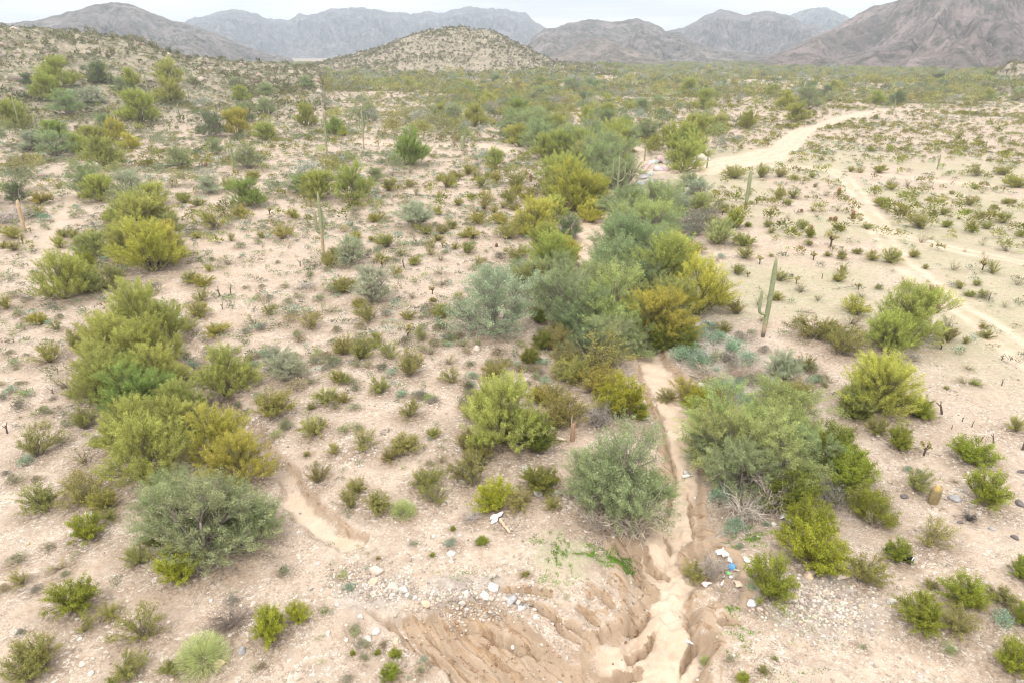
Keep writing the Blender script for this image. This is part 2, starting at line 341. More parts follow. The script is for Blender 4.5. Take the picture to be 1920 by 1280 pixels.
def ground_material():
    m, N, L = mat('desert_ground'); o = N('ShaderNodeOutputMaterial'); b = N('ShaderNodeBsdfPrincipled'); L(b.outputs[0], o.inputs[0])
    b.inputs['Roughness'].default_value = .95; b.inputs['Specular IOR Level'].default_value = .1
    g = N('ShaderNodeNewGeometry'); at = N('ShaderNodeAttribute'); at.attribute_name = 'mask'; at2 = N('ShaderNodeAttribute'); at2.attribute_name = 'mask2'
    se = N('ShaderNodeSeparateColor'); L(at.outputs['Color'], se.inputs[0]); se2 = N('ShaderNodeSeparateColor'); L(at2.outputs['Color'], se2.inputs[0])
    def noise(s, d=6, r=.6):
        n = N('ShaderNodeTexNoise'); n.inputs['Scale'].default_value = s; n.inputs['Detail'].default_value = d; n.inputs['Roughness'].default_value = r
        L(g.outputs['Position'], n.inputs['Vector']); return n.outputs[0]
    def ramp(x, a, c, lo=(0, 0, 0), hi=(1, 1, 1)):
        r = N('ShaderNodeValToRGB'); r.color_ramp.elements[0].position = a; r.color_ramp.elements[1].position = c
        r.color_ramp.elements[0].color = (*lo, 1); r.color_ramp.elements[1].color = (*hi, 1); L(x, r.inputs[0]); return r.outputs[0]
    def mix(f, a, c, bl='MIX'):
        x = N('ShaderNodeMixRGB'); x.blend_type = bl
        for k, v in ((0, f), (1, a), (2, c)):
            if isinstance(v, (int, float)): x.inputs[k].default_value = v
            elif isinstance(v, tuple): x.inputs[k].default_value = (*v, 1)
            else: L(v, x.inputs[k])
        return x.outputs[0]
    def mul(a, c):
        x = N('ShaderNodeMath'); x.operation = 'MULTIPLY'
        for k, v in ((0, a), (1, c)):
            if isinstance(v, (int, float)): x.inputs[k].default_value = v
            else: L(v, x.inputs[k])
        return x.outputs[0]
    base = mix(ramp(noise(.35, 8), .32, .68), (.365, .288, .222), (.51, .42, .34))
    base = mix(ramp(noise(.06, 6), .40, .62), base, mix(.5, base, (.49, .375, .28)))
    base = mix(mul(ramp(noise(1.3, 8, .7), .46, .64), .55), base, (.34, .28, .235))       # greyer gravel blotches
    base = mix(mul(ramp(noise(2.7, 6, .7), .50, .64), .6), base, (.29, .21, .15))
    base = mix(mul(ramp(noise(.16, 7, .7), .52, .64), .38), base, (.34, .255, .19))
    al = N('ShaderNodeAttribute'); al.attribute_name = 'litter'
    base = mix(mul(al.outputs['Fac'], ramp(noise(3.5, 7, .75), .25, .55)), base, mix(ramp(noise(9, 4), .4, .6), (.17, .125, .09), (.32, .245, .18)))       # reddish brown litter, darkened to paint contact shade as well
    v = N('ShaderNodeTexVoronoi'); v.inputs['Scale'].default_value = 11; L(g.outputs['Position'], v.inputs['Vector'])
    vs = N('ShaderNodeSeparateColor'); L(v.outputs['Color'], vs.inputs[0])
    gravel = mul(ramp(vs.outputs[0], .62, .70), ramp(v.outputs['Distance'], .36, .28))
    gp_ = ramp(noise(.55, 5, .65), .40, .58)
    base = mix(mul(mul(gravel, gp_), .8), base, mix(ramp(vs.outputs[1], .3, .6), (.23, .18, .15), (.60, .55, .49)))
    v2 = N('ShaderNodeTexVoronoi'); v2.inputs['Scale'].default_value = 27; L(g.outputs['Position'], v2.inputs['Vector'])
    vs2 = N('ShaderNodeSeparateColor'); L(v2.outputs['Color'], vs2.inputs[0])
    g2 = mul(ramp(vs2.outputs[0], .5, .6), ramp(v2.outputs['Distance'], .4, .3))
    base = mix(mul(mul(g2, ramp(noise(.8, 5, .65), .38, .6)), .65), base, mix(ramp(vs2.outputs[1], .4, .7), (.21, .155, .12), (.58, .52, .45)))
    rub = se.outputs[2]
    rubc = mix(ramp(noise(2.2, 8, .75), .38, .62), (.25, .205, .18), (.47, .43, .385))
    base = mix(mul(rub, .75), base, rubc)
    hc = mix(ramp(noise(.12, 8, .75), .36, .62), (.19, .16, .115), (.34, .295, .22))
    hc = mix(mul(ramp(noise(.45, 8, .8), .52, .62), .6), hc, (.17, .155, .09))
    base = mix(mul(ramp(se2.outputs[2], .1, .5), .85), base, hc)
    grn = mul(se2.outputs[0], ramp(noise(1.1, 8, .75), .30, .56))
    base = mix(mul(grn, .68), base, mix(ramp(noise(3.1, 7, .75), .42, .58), (.39, .355, .245), (.29, .305, .175)))
    sandc = mix(ramp(noise(.9, 7), .35, .65), (.49, .375, .28), (.59, .48, .378))
    base = mix(mul(se.outputs[0], ramp(noise(1.6, 6), .22, .45)), base, sandc)
    vr = N('ShaderNodeVectorRotate'); vr.rotation_type = 'Z_AXIS'; vr.inputs['Angle'].default_value = -math.atan2(STRIPE_DIR[1], STRIPE_DIR[0]); L(g.outputs['Position'], vr.inputs['Vector'])
    vm = N('ShaderNodeMapping'); vm.inputs['Scale'].default_value = (.45, 5.5, 1); L(vr.outputs[0], vm.inputs['Vector'])
    sn = N('ShaderNodeTexNoise'); sn.inputs['Scale'].default_value = 1.0; sn.inputs['Detail'].default_value = 6; sn.inputs['Roughness'].default_value = .65; L(vm.outputs[0], sn.inputs['Vector'])
    cutc = mix(ramp(noise(1.7, 8, .7), .34, .66), (.185, .115, .066), (.37, .255, .158))
    cutc = mix(mul(ramp(sn.outputs[0], .46, .60), .7), cutc, (.18, .118, .075))
    cutc = mix(mul(ramp(sn.outputs[0], .44, .34), .6), cutc, (.44, .34, .25))
    def crisp(x, ns, amp, a, c):
        q = N('ShaderNodeMath'); q.operation = 'MULTIPLY_ADD'; L(noise(ns, 8, .8), q.inputs[0]); q.inputs[1].default_value = amp
        q2 = N('ShaderNodeMath'); q2.operation = 'ADD'; L(x, q2.inputs[0]); L(q.outputs[0], q2.inputs[1]); q.inputs[2].default_value = -amp/2
        return ramp(q2.outputs[0], a, c)
    cutm = crisp(se.outputs[1], 6.0, .9, .30, .46)
    base = mix(cutm, base, mix(mul(g2, .35), cutc, (.42, .34, .26)))
    hv = N('ShaderNodeTexVoronoi'); hv.inputs['Scale'].default_value = .32; L(g.outputs['Position'], hv.inputs['Vector'])
    cov = mul(mul(se2.outputs[1], ramp(hv.outputs['Distance'], .62, .40)), ramp(noise(.02, 5), .2, .5))
    base = mix(cov, base, (.19, .195, .115))                                              # low scrub carpet far out on the plain
    L(base, b.inputs['Base Color'])
    bp = N('ShaderNodeBump'); bp.inputs['Strength'].default_value = .55; bp.inputs['Distance'].default_value = .06
    hsum = N('ShaderNodeMath'); hsum.operation = 'ADD'; L(noise(7, 8, .75), hsum.inputs[0]); L(mul(mul(gravel, gp_), .4), hsum.inputs[1])
    L(hsum.outputs[0], bp.inputs['Height']); L(bp.outputs[0], b.inputs['Normal'])
    return m

# ------------------------------------------------------------------ ground sheet
ys = [-60, -40, -25, -15, -8, -3, 1, 4, 6.5, 8.5]; y = 10.0
while y < 9000:
    ys.append(y); y += max(.0036*y, .045) + (y/1000)**2*14 * (1 if y > 150 else .25)
ys = np.array(ys)
tin = np.linspace(-.86, .86, 500); o_ = .86 + np.cumsum(np.geomspace(.006, .6, 26)); ts = np.concatenate([-o_[::-1], tin, o_])
TT, YY = np.meshgrid(ts, ys); XX = TT*np.maximum(YY, 12.0)
zz, sand, cut, rub, grn, hm = terrain(XX.ravel(), YY.ravel(), True)
nr, nc = XX.shape; ZG = zz.reshape(XX.shape); ii = (np.arange(nr-1)[:, None]*nc + np.arange(nc-1)[None, :]).ravel()
me = mesh('ground', np.stack([XX.ravel(), YY.ravel(), zz], -1), np.stack([ii, ii+1, ii+1+nc, ii+nc], -1),
          np.stack([sand, cut, rub], -1), True, ground_material(), 'mask')
ground_me = me; SANDG = sand.copy(); a = me.attributes.new('mask2', 'FLOAT_COLOR', 'POINT'); rr = np.hypot(XX.ravel(), YY.ravel())
c = np.ones((len(zz), 4), np.float32); c[:, 0] = grn; c[:, 1] = ss(240, 800, rr)*.85*(1-hm*.7)*(1-sand); c[:, 2] = hm; a.data.foreach_set('color', c.ravel())
tag(obj('ground', me), kind='structure')

# ------------------------------------------------------------------ mountains
def mountain_material():
    m, N, L = mat('mountain_slope'); o = N('ShaderNodeOutputMaterial'); b = N('ShaderNodeBsdfDiffuse'); L(b.outputs[0], o.inputs[0])
    g = N('ShaderNodeNewGeometry'); at = N('ShaderNodeAttribute'); at.attribute_name = 'var'
    def noise(s, d=7, r=.65):
        n = N('ShaderNodeTexNoise'); n.inputs['Scale'].default_value = s; n.inputs['Detail'].default_value = d; n.inputs['Roughness'].default_value = r
        L(g.outputs['Position'], n.inputs['Vector']); return n.outputs[0]
    def ramp(x, a, c, lo, hi):
        r = N('ShaderNodeValToRGB'); r.color_ramp.elements[0].position = a; r.color_ramp.elements[1].position = c
        r.color_ramp.elements[0].color = (*lo, 1); r.color_ramp.elements[1].color = (*hi, 1); L(x, r.inputs[0]); return r.outputs[0]
    def mix(f, a, c):
        x = N('ShaderNodeMixRGB')
        for k, v in ((0, f), (1, a), (2, c)):
            if isinstance(v, (int, float)): x.inputs[k].default_value = v
            elif isinstance(v, tuple): x.inputs[k].default_value = (*v, 1)
            else: L(v, x.inputs[k])
        return x.outputs[0]
    base = ramp(noise(.012), .35, .65, (.32, .28, .27), (.62, .54, .50))
    base = mix(ramp(noise(.035, 8, .8), .45, .56, (0, 0, 0), (.75, .75, .75)), base, (.17, .175, .13))
    base = mix(ramp(noise(.06, 8, .8), .56, .62, (0, 0, 0), (.7, .7, .7)), base, (.56, .49, .43))
    v = N('ShaderNodeTexVoronoi'); v.inputs['Scale'].default_value = .06; L(g.outputs['Position'], v.inputs['Vector'])
    base = mix(ramp(v.outputs['Distance'], .16, .34, (.6, .6, .6), (0, 0, 0)), base, (.13, .14, .095))
    mu = N('ShaderNodeMixRGB'); mu.blend_type = 'MULTIPLY'; mu.inputs[0].default_value = 1; L(base, mu.inputs[1]); L(at.outputs['Color'], mu.inputs[2])
    L(mu.outputs[0], b.inputs[0])
    bp = N('ShaderNodeBump'); bp.inputs['Strength'].default_value = 1.0; bp.inputs['Distance'].default_value = 34; L(noise(.04, 8, .75), bp.inputs['Height']); L(bp.outputs[0], b.inputs['Normal'])
    return m
M_MT = mountain_material()
def mountain(pts, D, wf, wb, seed, name='mountain', tint=(1, 1, 1)):
    ra, rz = elev_ridge(pts, D); az = np.linspace(ra[0], ra[-1], 700 if D < 2000 else 500); e = np.concatenate([np.linspace(0, 1, 90), 1 - np.linspace(.06, 1, 14)])
    r = np.concatenate([D - wf + wf*e[:90], D + wb*(1 - e[90:])])
    A, RR = np.meshgrid(az, r); E = np.repeat(e[:, None], len(az), 1)
    cz = np.interp(A, ra, rz) + 3.4*fbm(A*D/26, A*0+seed, 5, seed, .6)*(D/1500)*1.1
    x0, y0 = A*D, RR
    warp = fbm(x0/220, y0/260, 3, seed+5)
    spur = 1 - np.abs(fbm(x0/170 + .9*warp, y0/420 + warp, 5, seed+9, .52))*2
    pr = .42*E*E*(3-2*E) + .58*E**1.6
    z = cz*pr*(1) + cz*.55*(spur - .45)*(E*(1-E)*3.2)*1.15 + 26*(.30-np.abs(fbm(x0/55, y0/70, 6, seed+31, .62)))*(E*(1.02-E)*3)*(D/1400)
    z = np.minimum(z, np.maximum(cz, 0)*(.35 + .65*E) + 2) - 5*(1-E)**4
    edge = np.clip((A - ra[0])/.01, 0, 1)*np.clip((ra[-1] - A)/.01, 0, 1); z = z*edge - 6*(1-edge)
    nr, nc = A.shape; ii = (np.arange(nr-1)[:, None]*nc + np.arange(nc-1)[None, :]).ravel()
    me = mesh(name, np.stack([np.sin(A)*RR, np.cos(A)*RR, z], -1).reshape(-1, 3), np.stack([ii, ii+1, ii+1+nc, ii+nc], -1), np.tile(np.array(tint), (A.size, 1)), True, M_MT)
    return tag(obj(name, me), kind='structure')
mountain([(-900,90),(-500,60),(-200,52),(0,42),(30,42),(60,40),(100,30),(125,25),(150,18),(185,8),(205,6),(228,6),(250,10),(275,20),(300,31),(320,38),(350,44),(400,62),(440,78),(500,98),(560,116)], 1500, 620, 500, 200)
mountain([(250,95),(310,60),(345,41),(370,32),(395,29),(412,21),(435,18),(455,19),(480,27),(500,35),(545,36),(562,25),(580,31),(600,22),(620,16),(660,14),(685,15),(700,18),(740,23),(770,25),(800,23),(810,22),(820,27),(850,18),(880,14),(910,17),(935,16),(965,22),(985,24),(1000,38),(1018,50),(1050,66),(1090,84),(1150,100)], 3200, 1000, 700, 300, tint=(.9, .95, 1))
mountain([(940,112),(985,80),(1020,55),(1045,52),(1070,44),(1085,42),(1105,36),(1130,38),(1145,42),(1160,40),(1190,36),(1215,42),(1235,50),(1248,58),(1275,62),(1300,76),(1350,95),(1420,118)], 1500, 560, 400, 400)
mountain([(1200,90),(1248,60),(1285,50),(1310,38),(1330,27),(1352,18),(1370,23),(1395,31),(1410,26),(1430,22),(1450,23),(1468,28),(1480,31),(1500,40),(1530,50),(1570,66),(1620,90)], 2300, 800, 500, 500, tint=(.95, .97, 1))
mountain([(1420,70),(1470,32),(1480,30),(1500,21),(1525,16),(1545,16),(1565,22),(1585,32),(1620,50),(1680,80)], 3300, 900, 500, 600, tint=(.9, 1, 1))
mountain([(1330,128),(1400,116),(1460,99),(1520,74),(1560,55),(1590,38),(1610,26),(1640,14),(1670,8),(1692,0),(1720,-8),(1780,-22),(1850,-18),(1920,-28),(2050,-50),(2300,-60),(2700,-20),(3200,60)], 1350, 720, 600, 700, tint=(1.08, 1, .98))
mountain([(985,124),(1020,112),(1060,94),(1090,78),(1110,72),(1130,74),(1160,86),(1200,102),(1240,114),(1300,124)], 1050, 240, 200, 1000, 'foothill', (1.1, 1.05, .98))
mountain([(1180,128),(1250,112),(1300,100),(1350,92),(1400,98),(1440,104),(1500,112),(1560,126)], 1250, 200, 200, 800, 'foothill')
mountain([(1520,126),(1580,108),(1640,92),(1700,72),(1760,80),(1820,92),(1900,100),(2050,96),(2300,120)], 1000, 230, 260, 900, 'foothill', (1.05, 1, .95))

# ------------------------------------------------------------------ plant prototypes (unit width)
def limb(p0, p1, rng, k=5, sag=.06, lift=.0):
    t = np.linspace(0, 1, k)[:, None]; P = p0 + (p1-p0)*t
    P[:, 2] += np.sin(t[:, 0]*pi)*lift
    P[1:-1] += rng.normal(size=(k-2, 3))*np.linalg.norm(p1-p0)*sag
    return P
def tree_proto(seed, kind):
    rng = np.random.RandomState(seed); h = rng.uniform(.80, .98) if kind == 'P' else rng.uniform(.72, .88)
    # crown made of several unequal lobes, each fed by its own limb
    nl = rng.randint(6, 9); lobes = []
    a0 = rng.uniform(0, 2*pi)
    for i in range(nl):
        a = a0 + i*2*pi/nl + rng.uniform(-.35, .35); rr = rng.uniform(.2, .30) if i % 3 else rng.uniform(.02, .14)
        zc = h*rng.uniform(.40, .66) if rr > .17 else h*rng.uniform(.62, .72)
        lobes.append((np.array([cos(a)*rr, sin(a)*rr, zc*rng.uniform(.85, 1.1)]), rng.uniform(.13, .27)))
    for i in range(9):
        a = i*.7 + rng.uniform(-.3, .3); q_ = rng.uniform(.26, .35); lobes.append((np.array([cos(a)*q_, sin(a)*q_, h*rng.uniform(.14, .34)]), rng.uniform(.14, .19)))
    lobes.append((np.array([0, 0, h*.36]), .24))
    wood = []; tips = []; tdir = []; tv = []
    for c, rad in lobes:
        base = np.array([rng.uniform(-.03, .03), rng.uniform(-.03, .03), -.02])
        fork = base + (c-base)*.62
        wood.append(tube(limb(base, fork, rng, 5, .07), np.linspace(.017, .009, 5), 5, rng.uniform(.8, 1.1)))
        nt_ = int(22*(rad/.2)**2)
        lobev = rng.uniform(.88, 1.1)
        for _ in range(nt_):
            q = nrm(rng.normal(size=3)[None])[0]; q[2] = abs(q[2])*.9 if rng.rand() < .72 else q[2]*.7
            tip = c + q*rad*(rng.uniform(.5, 1.08) + (.35*rng.rand() if rng.rand() < .15 else 0))*np.array([1, 1, .85]); tip[2] = max(tip[2], .03)
            if rng.rand() < .6: wood.append(tube(limb(fork, tip, rng, 4, .06), np.linspace(.006, .0018, 4), 3, rng.uniform(.8, 1.1)))
            tips.append(tip); dd = (tip-c)/rad*.9 + tip*np.array([.9, .9, .3]) + np.array([0, 0, .75 if kind == 'P' else .15]); tdir.append(nrm(dd[None])[0]); tv.append(lobev*rng.uniform(.85, 1.15))
    tips = np.array(tips); tdir = np.array(tdir); tv = np.array(tv)
    n = 135 if kind == 'P' else 120
    k = np.repeat(np.arange(len(tips)), n); m = len(k)
    along = rng.uniform(-.085, .075, m); sg = .0125 if kind == 'P' else .015
    c = tips[k] + tdir[k]*along[:, None] + rng.normal(size=(m, 3))*sg*(1.15 - np.abs(along[:, None])*4)
    d = tdir[k]*(1.0 if kind == 'P' else .55) + rng.normal(size=(m, 3))*(.45 if kind == 'P' else .75)
    if kind == 'I': d[:, 2] -= .1
    c[:, 2] = np.maximum(c[:, 2], .01)
    Ls = rng.uniform(.012, .028, m) if kind == 'P' else rng.uniform(.008, .018, m)
    Ws = rng.uniform(.004, .007, m) if kind == 'P' else rng.uniform(.005, .0085, m)
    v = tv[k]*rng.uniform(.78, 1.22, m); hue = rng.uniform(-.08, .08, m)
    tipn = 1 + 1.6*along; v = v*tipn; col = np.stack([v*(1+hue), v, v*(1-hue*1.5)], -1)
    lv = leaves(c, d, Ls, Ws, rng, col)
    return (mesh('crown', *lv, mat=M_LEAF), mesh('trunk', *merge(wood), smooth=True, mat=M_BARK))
def bush_proto(seed, sparse=False, dense=False):
    rng = np.random.RandomState(seed); ns = rng.randint(15, 24) if sparse else (rng.randint(70, 85) if dense else rng.randint(34, 60))
    wood = []; C, D, V = [], [], []
    ell = rng.uniform(.75, 1.0); ea = rng.uniform(0, pi); h = rng.uniform(.48, .78); lean = rng.normal(size=2)*.07; den = 1.25 if dense else rng.uniform(.7, 1.15)
    if dense: h = rng.uniform(.62, .8)
    for i in range(ns):
        a = rng.uniform(0, 2*pi); q = rng.uniform(.08, 1)**.55; rr = .5*q*rng.uniform(.75, 1.08)
        p = np.array([cos(a)*rr, sin(a)*rr*ell, h*rng.uniform(.6, 1.12)*math.sqrt(max(.10, 1 - .86*q*q))]); p[:2] += lean
        ca, sa = cos(ea), sin(ea); p[:2] = [p[0]*ca - p[1]*sa, p[0]*sa + p[1]*ca]
        b = np.array([rng.normal()*.03, rng.normal()*.03, -.03])
        P = limb(b, p, rng, 5, .035, .04); wood.append(tube(P, np.linspace(.010, .003, 5), 3, rng.uniform(.7, 1.1), cap=False))
        sv = rng.uniform(.82, 1.15)
        for sgm in range(3 if sparse else 6):       # side sprays along the outer part of the stem
            t = rng.uniform(.3, 1.0) if sgm else 1.0
            j = t*4; j0 = min(3, int(j)); q0 = P[j0] + (P[j0+1]-P[j0])*(j-j0)
            dd = nrm((nrm((p-b)[None])[0]*np.array([1.1, 1.1, .9]) + rng.normal(size=3)*.5*(sgm > 0))[None])[0]; ln = rng.uniform(.06, .15)
            m = 16 if sparse else int(30*den); u = rng.uniform(-.3, 1, m)
            C.append(q0 + dd*ln*u[:, None] + rng.normal(size=(m, 3))*.020); D.append(dd*.6 + rng.normal(size=(m, 3))*.75 + np.array([0, 0, .15])); V.append(np.full(m, sv)*rng.uniform(.75, 1.25, m))
    C, D, V = np.vstack(C), np.vstack(D), np.hstack(V); m = len(V); hue = rng.uniform(-.1, .1, m); C[:, 2] = np.maximum(C[:, 2], .02)
    col = np.stack([V*(1+hue), V, V*(1-hue)], -1)
    lv = leaves(C, D, rng.uniform(.018, .036, m), rng.uniform(.010, .017, m), rng, col)
    return mesh('foliage', *lv, mat=M_LEAF), mesh('stems', *merge(wood), smooth=True, mat=M_BARK)
def mound_proto(seed, n=900, L0=.05):
    rng = np.random.RandomState(seed); el = rng.uniform(.7, 1)
    nb = rng.randint(5, 8); bc = np.stack([rng.uniform(-.24, .24, nb), rng.uniform(-.24, .24, nb)*el, rng.uniform(.08, .16, nb)], -1); br = rng.uniform(.17, .28, nb)
    k = rng.randint(0, nb, n); q = nrm(rng.normal(size=(n, 3))); q[:, 2] = np.abs(q[:, 2])
    c = bc[k] + q*br[k][:, None]*rng.uniform(.6, 1.03, n)[:, None]; d = q + rng.normal(size=(n, 3))*.55 + np.array([0, 0, .2])
    v = rng.uniform(.72, 1.25, n)*rng.uniform(.85, 1.12, nb)[k]
    col = np.stack([v*1.02, v, v*rng.uniform(.9, 1.05, n)], -1)
    lv = leaves(c, d, rng.uniform(.6, 1.2, n)*L0, rng.uniform(.3, .5, n)*L0, rng, col)
    wd = [tube(limb(np.array([0, 0, -.02]), bc[i]*np.array([1.7, 1.7, 1.2]), rng, 4, .05), np.linspace(.012, .004, 4), 3, np.tile(np.array([[.8, .65, .55]]), (4, 1))) for i in range(nb)]
    return mesh('mound', *merge([lv] + wd), mat=M_TWIG)
def broom_proto(seed):
    rng = np.random.RandomState(seed); n = 5200
    q = nrm(rng.normal(size=(n, 3))); q[:, 2] = np.abs(q[:, 2])*.9; base = q*.12
    c = q*rng.uniform(.12, .42, n)[:, None]*np.array([1, 1, 1.35]); d = q*np.array([1, 1, 1.2]) + rng.normal(size=(n, 3))*.22
    v = rng.uniform(.8, 1.2, n); lv = leaves(c, d, rng.uniform(.06, .12, n), rng.uniform(.004, .008, n), rng, np.stack([v, v, v], -1))
    wd = [tube(limb(np.array([0, 0, -.02]), p*.3*np.array([1, 1, 1.3]), rng, 4, .04), np.linspace(.012, .004, 4), 3, .8) for p in q[:22]]
    return mesh('foliage', *lv, mat=M_LEAF), mesh('stems', *merge(wd), smooth=True, mat=M_BARK)
def dead_proto(seed, flat=.3, n=46, thick=.008):
    rng = np.random.RandomState(seed); parts = []
    for i in range(n):
        a = rng.uniform(0, 2*pi); q = rng.uniform(.25, .5); p = np.array([cos(a)*q, sin(a)*q*.7, flat*rng.uniform(.1, 1.1)])
        b = np.array([rng.normal()*.05, rng.normal()*.05, -.01]); P = limb(b, p, rng, 6, .05, flat*.35)
        parts.append(tube(P, np.linspace(thick, thick*.25, 6), 4, rng.uniform(.75, 1.2)))
        for _ in range(3):
            j = rng.randint(2, 5); e = P[j] + (p-b)*.25 + rng.normal(size=3)*.09; e[2] = max(e[2], 0)
            parts.append(tube(limb(P[j], e, rng, 4, .07), np.linspace(thick*.5, thick*.15, 4), 3, rng.uniform(.75, 1.2)))
    return mesh('dead_branches', *merge(parts), smooth=True, mat=M_BARK)
PT = [tree_proto(100+i, 'P') for i in range(7)]; IT = [tree_proto(200+i, 'I') for i in range(7)]
CB = [bush_proto(300+i) for i in range(12)]; CS = [bush_proto(340+i, True) for i in range(6)]; CD = [bush_proto(360+i, dense=True) for i in range(5)]
BM = [mound_proto(400+i) for i in range(5)]; BRM = [broom_proto(450+i) for i in range(2)]
DB = [dead_proto(500, .25), dead_proto(501, .3, 34), dead_proto(502, .2, 60, .007)]

# ------------------------------------------------------------------ plant tables, read off the photograph tile by tile (x, y, width in thirds of a pixel; tint)
TC = {'': (.315, .305, .10), 'g': (.275, .30, .05), 'y': (.35, .325, .08), 'Y': (.37, .37, .05), 'o': (.29, .265, .095), 's': (.30, .285, .12), 'k': (.20, .22, .045)}
TP = {'': (.36, .385, .115), 'y': (.45, .425, .10), 'o': (.33, .34, .13), 'F': (.44, .47, .21), 'g': (.27, .33, .10), 'Y': (.52, .46, .075)}
TI = {'': (.285, .34, .165), 'r': (.36, .40, .27), 'd': (.185, .23, .115), 'q': (.35, .395, .15), 's': (.34, .375, .25)}
TB = {'': (.27, .285, .17), 't': (.25, .355, .25), 'r': (.24, .235, .19), 'b': (.27, .225, .145), 'l': (.32, .37, .16), 'p': (.40, .365, .23)}
WC = {'': 'olive green', 'g': 'bright green', 'y': 'yellowish', 'Y': 'bright yellow', 'o': 'dull olive', 's': 'thin sparse', 'k': 'dark green'}
WP = {'': 'yellow green', 'y': 'yellow', 'o': 'olive', 'F': 'pale fluffy', 'g': 'fresh green', 'Y': 'golden yellow'}
WI = {'': 'grey green', 'r': 'silver grey', 'd': 'dark green', 'q': 'light green', 's': 'thin grey'}
WB = {'': 'grey green', 't': 'blue green', 'r': 'greyish', 'b': 'brownish', 'l': 'light green', 'p': 'pale straw'}
def T(kind, ox, oy, s):
    r = []
    for tok in s.split():
        q = tok.split(','); r.append((kind, ox + float(q[0])/3, oy + float(q[1])/3, float(q[2])/3, q[3] if len(q) > 3 else ''))
    return r
PL = []
# trees
PL += T('I', 0, 0, '385,650,150 1190,780,165,d 1380,690,120 1500,650,100 195,860,140,r 320,890,170 600,740,100 1410,950,150 1020,960,145 1215,875,100 2500,0,1')[:-1]
PL += T('P', 0, 0, '80,715,170 790,700,190 1345,765,150,y 1500,795,130 1725,715,120 1895,765,105,g 315,785,125,g 525,820,125 650,805,140,y 600,955,210 430,860,130 735,845,110,y 960,590,140 740,490,110 960,480,140 570,470,110 330,500,200 280,570,150 1360,570,90')
PL += T('I', 0, 0, '170,480,90,d 560,480,130,d 680,520,90 400,590,110,r 530,590,120,r 1500,540,80 1090,480,50 1720,500,90 1320,500,70')
PL += T('I', 640, 0, '640,680,110 185,680,50,r 1100,850,200 940,790,110 1000,640,100 560,600,60 1230,720,50,d 1600,540,60,d 1690,790,90 1600,850,140 1360,590,70,d 1120,560,80 870,490,80 1690,650,90 1600,740,100 1780,600,80 640,480,60 1400,520,110 1290,520,90 1150,620,70')
PL += T('P', 640, 0, '390,935,200,g 750,715,130 860,950,110 1240,900,180 1390,910,150 1510,890,150,y 1440,820,110 1290,840,150 1850,840,140 1760,850,90 10,770,60 1170,530,60,g 1120,500,60,g 990,650,110,g 820,600,90 720,540,90 380,520,80 560,640,60 1000,830,130 1590,940,90 1380,690,90 1500,670,90')
PL += T('I', 1280, 0, '590,560,60,d 700,555,90,d 800,560,80,d 700,620,150 1210,590,80,d 1430,490,80,d 120,690,80 230,500,60 1880,570,90 1560,480,60,d')
PL += T('P', 1280, 0, '500,550,80 640,690,110 360,730,110 200,760,110 50,740,110 120,620,120 30,540,100 850,520,80 1090,590,90 1710,570,70 40,880,140,g 580,620,120 100,770,110')
PL += T('I', 0, 320, '105,188,130,d 500,155,200 1180,135,130,r 1690,130,120 740,150,170,r 990,440,90')
PL += T('P', 0, 320, '570,182,170 735,315,210 870,335,220 960,380,150,o 860,205,150 860,590,330,y 740,520,250 530,500,170,o 370,745,290 500,700,150,o 640,680,140,o 1405,212,175,g 1790,165,190')
PL += T('I', 640, 320, '425,325,190,r 195,68,95 50,540,170,s 175,755,230,s 1280,385,150,d 1400,160,210 1600,400,260 1760,350,200 1740,460,230 1600,600,340 1500,760,300 1430,830,260 1180,770,230 1020,645,170 860,955,430,r 1500,950,400,q 1650,290,170 1480,240,130 1800,190,110,r')
PL += T('P', 640, 320, '70,178,200 1090,370,230,y 1310,240,260,y 1220,170,180 1400,300,140,y 1150,480,170 1265,540,150,Y 1190,620,140 1800,980,330,y 1870,600,180,y 1290,100,150,o 1190,290,150')
PL += T('P', 640, 320, '1560,890,210,Y')
PL += T('I', 1280, 320, '60,210,160,r 40,120,120')
PL += T('P', 1280, 320, '205,420,150,F 100,240,110,F 1250,975,330')
PL += T('P', 0, 640, '850,200,330 620,380,320 790,440,330,g 850,820,430 1110,560,220,o 1350,830,330,y 1290,320,310')
PL += T('I', 0, 640, '1620,235,200,r')
PL += T('I', 0, 960, '1170,320,560 980,180,380 1400,230,330')
PL += T('P', 640, 640, '910,620,450')
PL += T('I', 640, 640, '1560,1020,540 1420,920,330 1700,950,280 1480,120,300')
PL += T('P', 1280, 640, '1080,430,370,y 1150,70,250 960,440,180,o')
PL += T('I', 1280, 640, '240,760,420,q 520,860,440,q 320,900,380 590,660,280,q 560,230,190,s')
def TX(kind, s): return [(kind, float(q[0]), float(q[1]), float(q[2]), q[3] if len(q) > 3 else '') for q in (t.split(',') for t in s.split())]
PL += TX('P', '1050,365,82 1088,345,74,o 1100,395,80,y 1035,520,80 1000,560,70,o 1250,560,120 1310,600,110,y 1240,610,100,o 1262,510,80,Y 1092,300,55,o 1100,315,55,o 1150,290,60 1282,326,62 1020,300,50 1170,262,45 1280,290,60 1302,300,50 1040,272,60 265,640,110 215,690,100 300,742,100 235,762,100,g 340,790,90 330,832,90 250,852,110 415,872,110,y 190,730,90 320,640,80 255,440,70 300,500,80,y 150,545,70 1680,650,70 1610,770,60 1665,770,60,y 975,830,70 905,790,70')
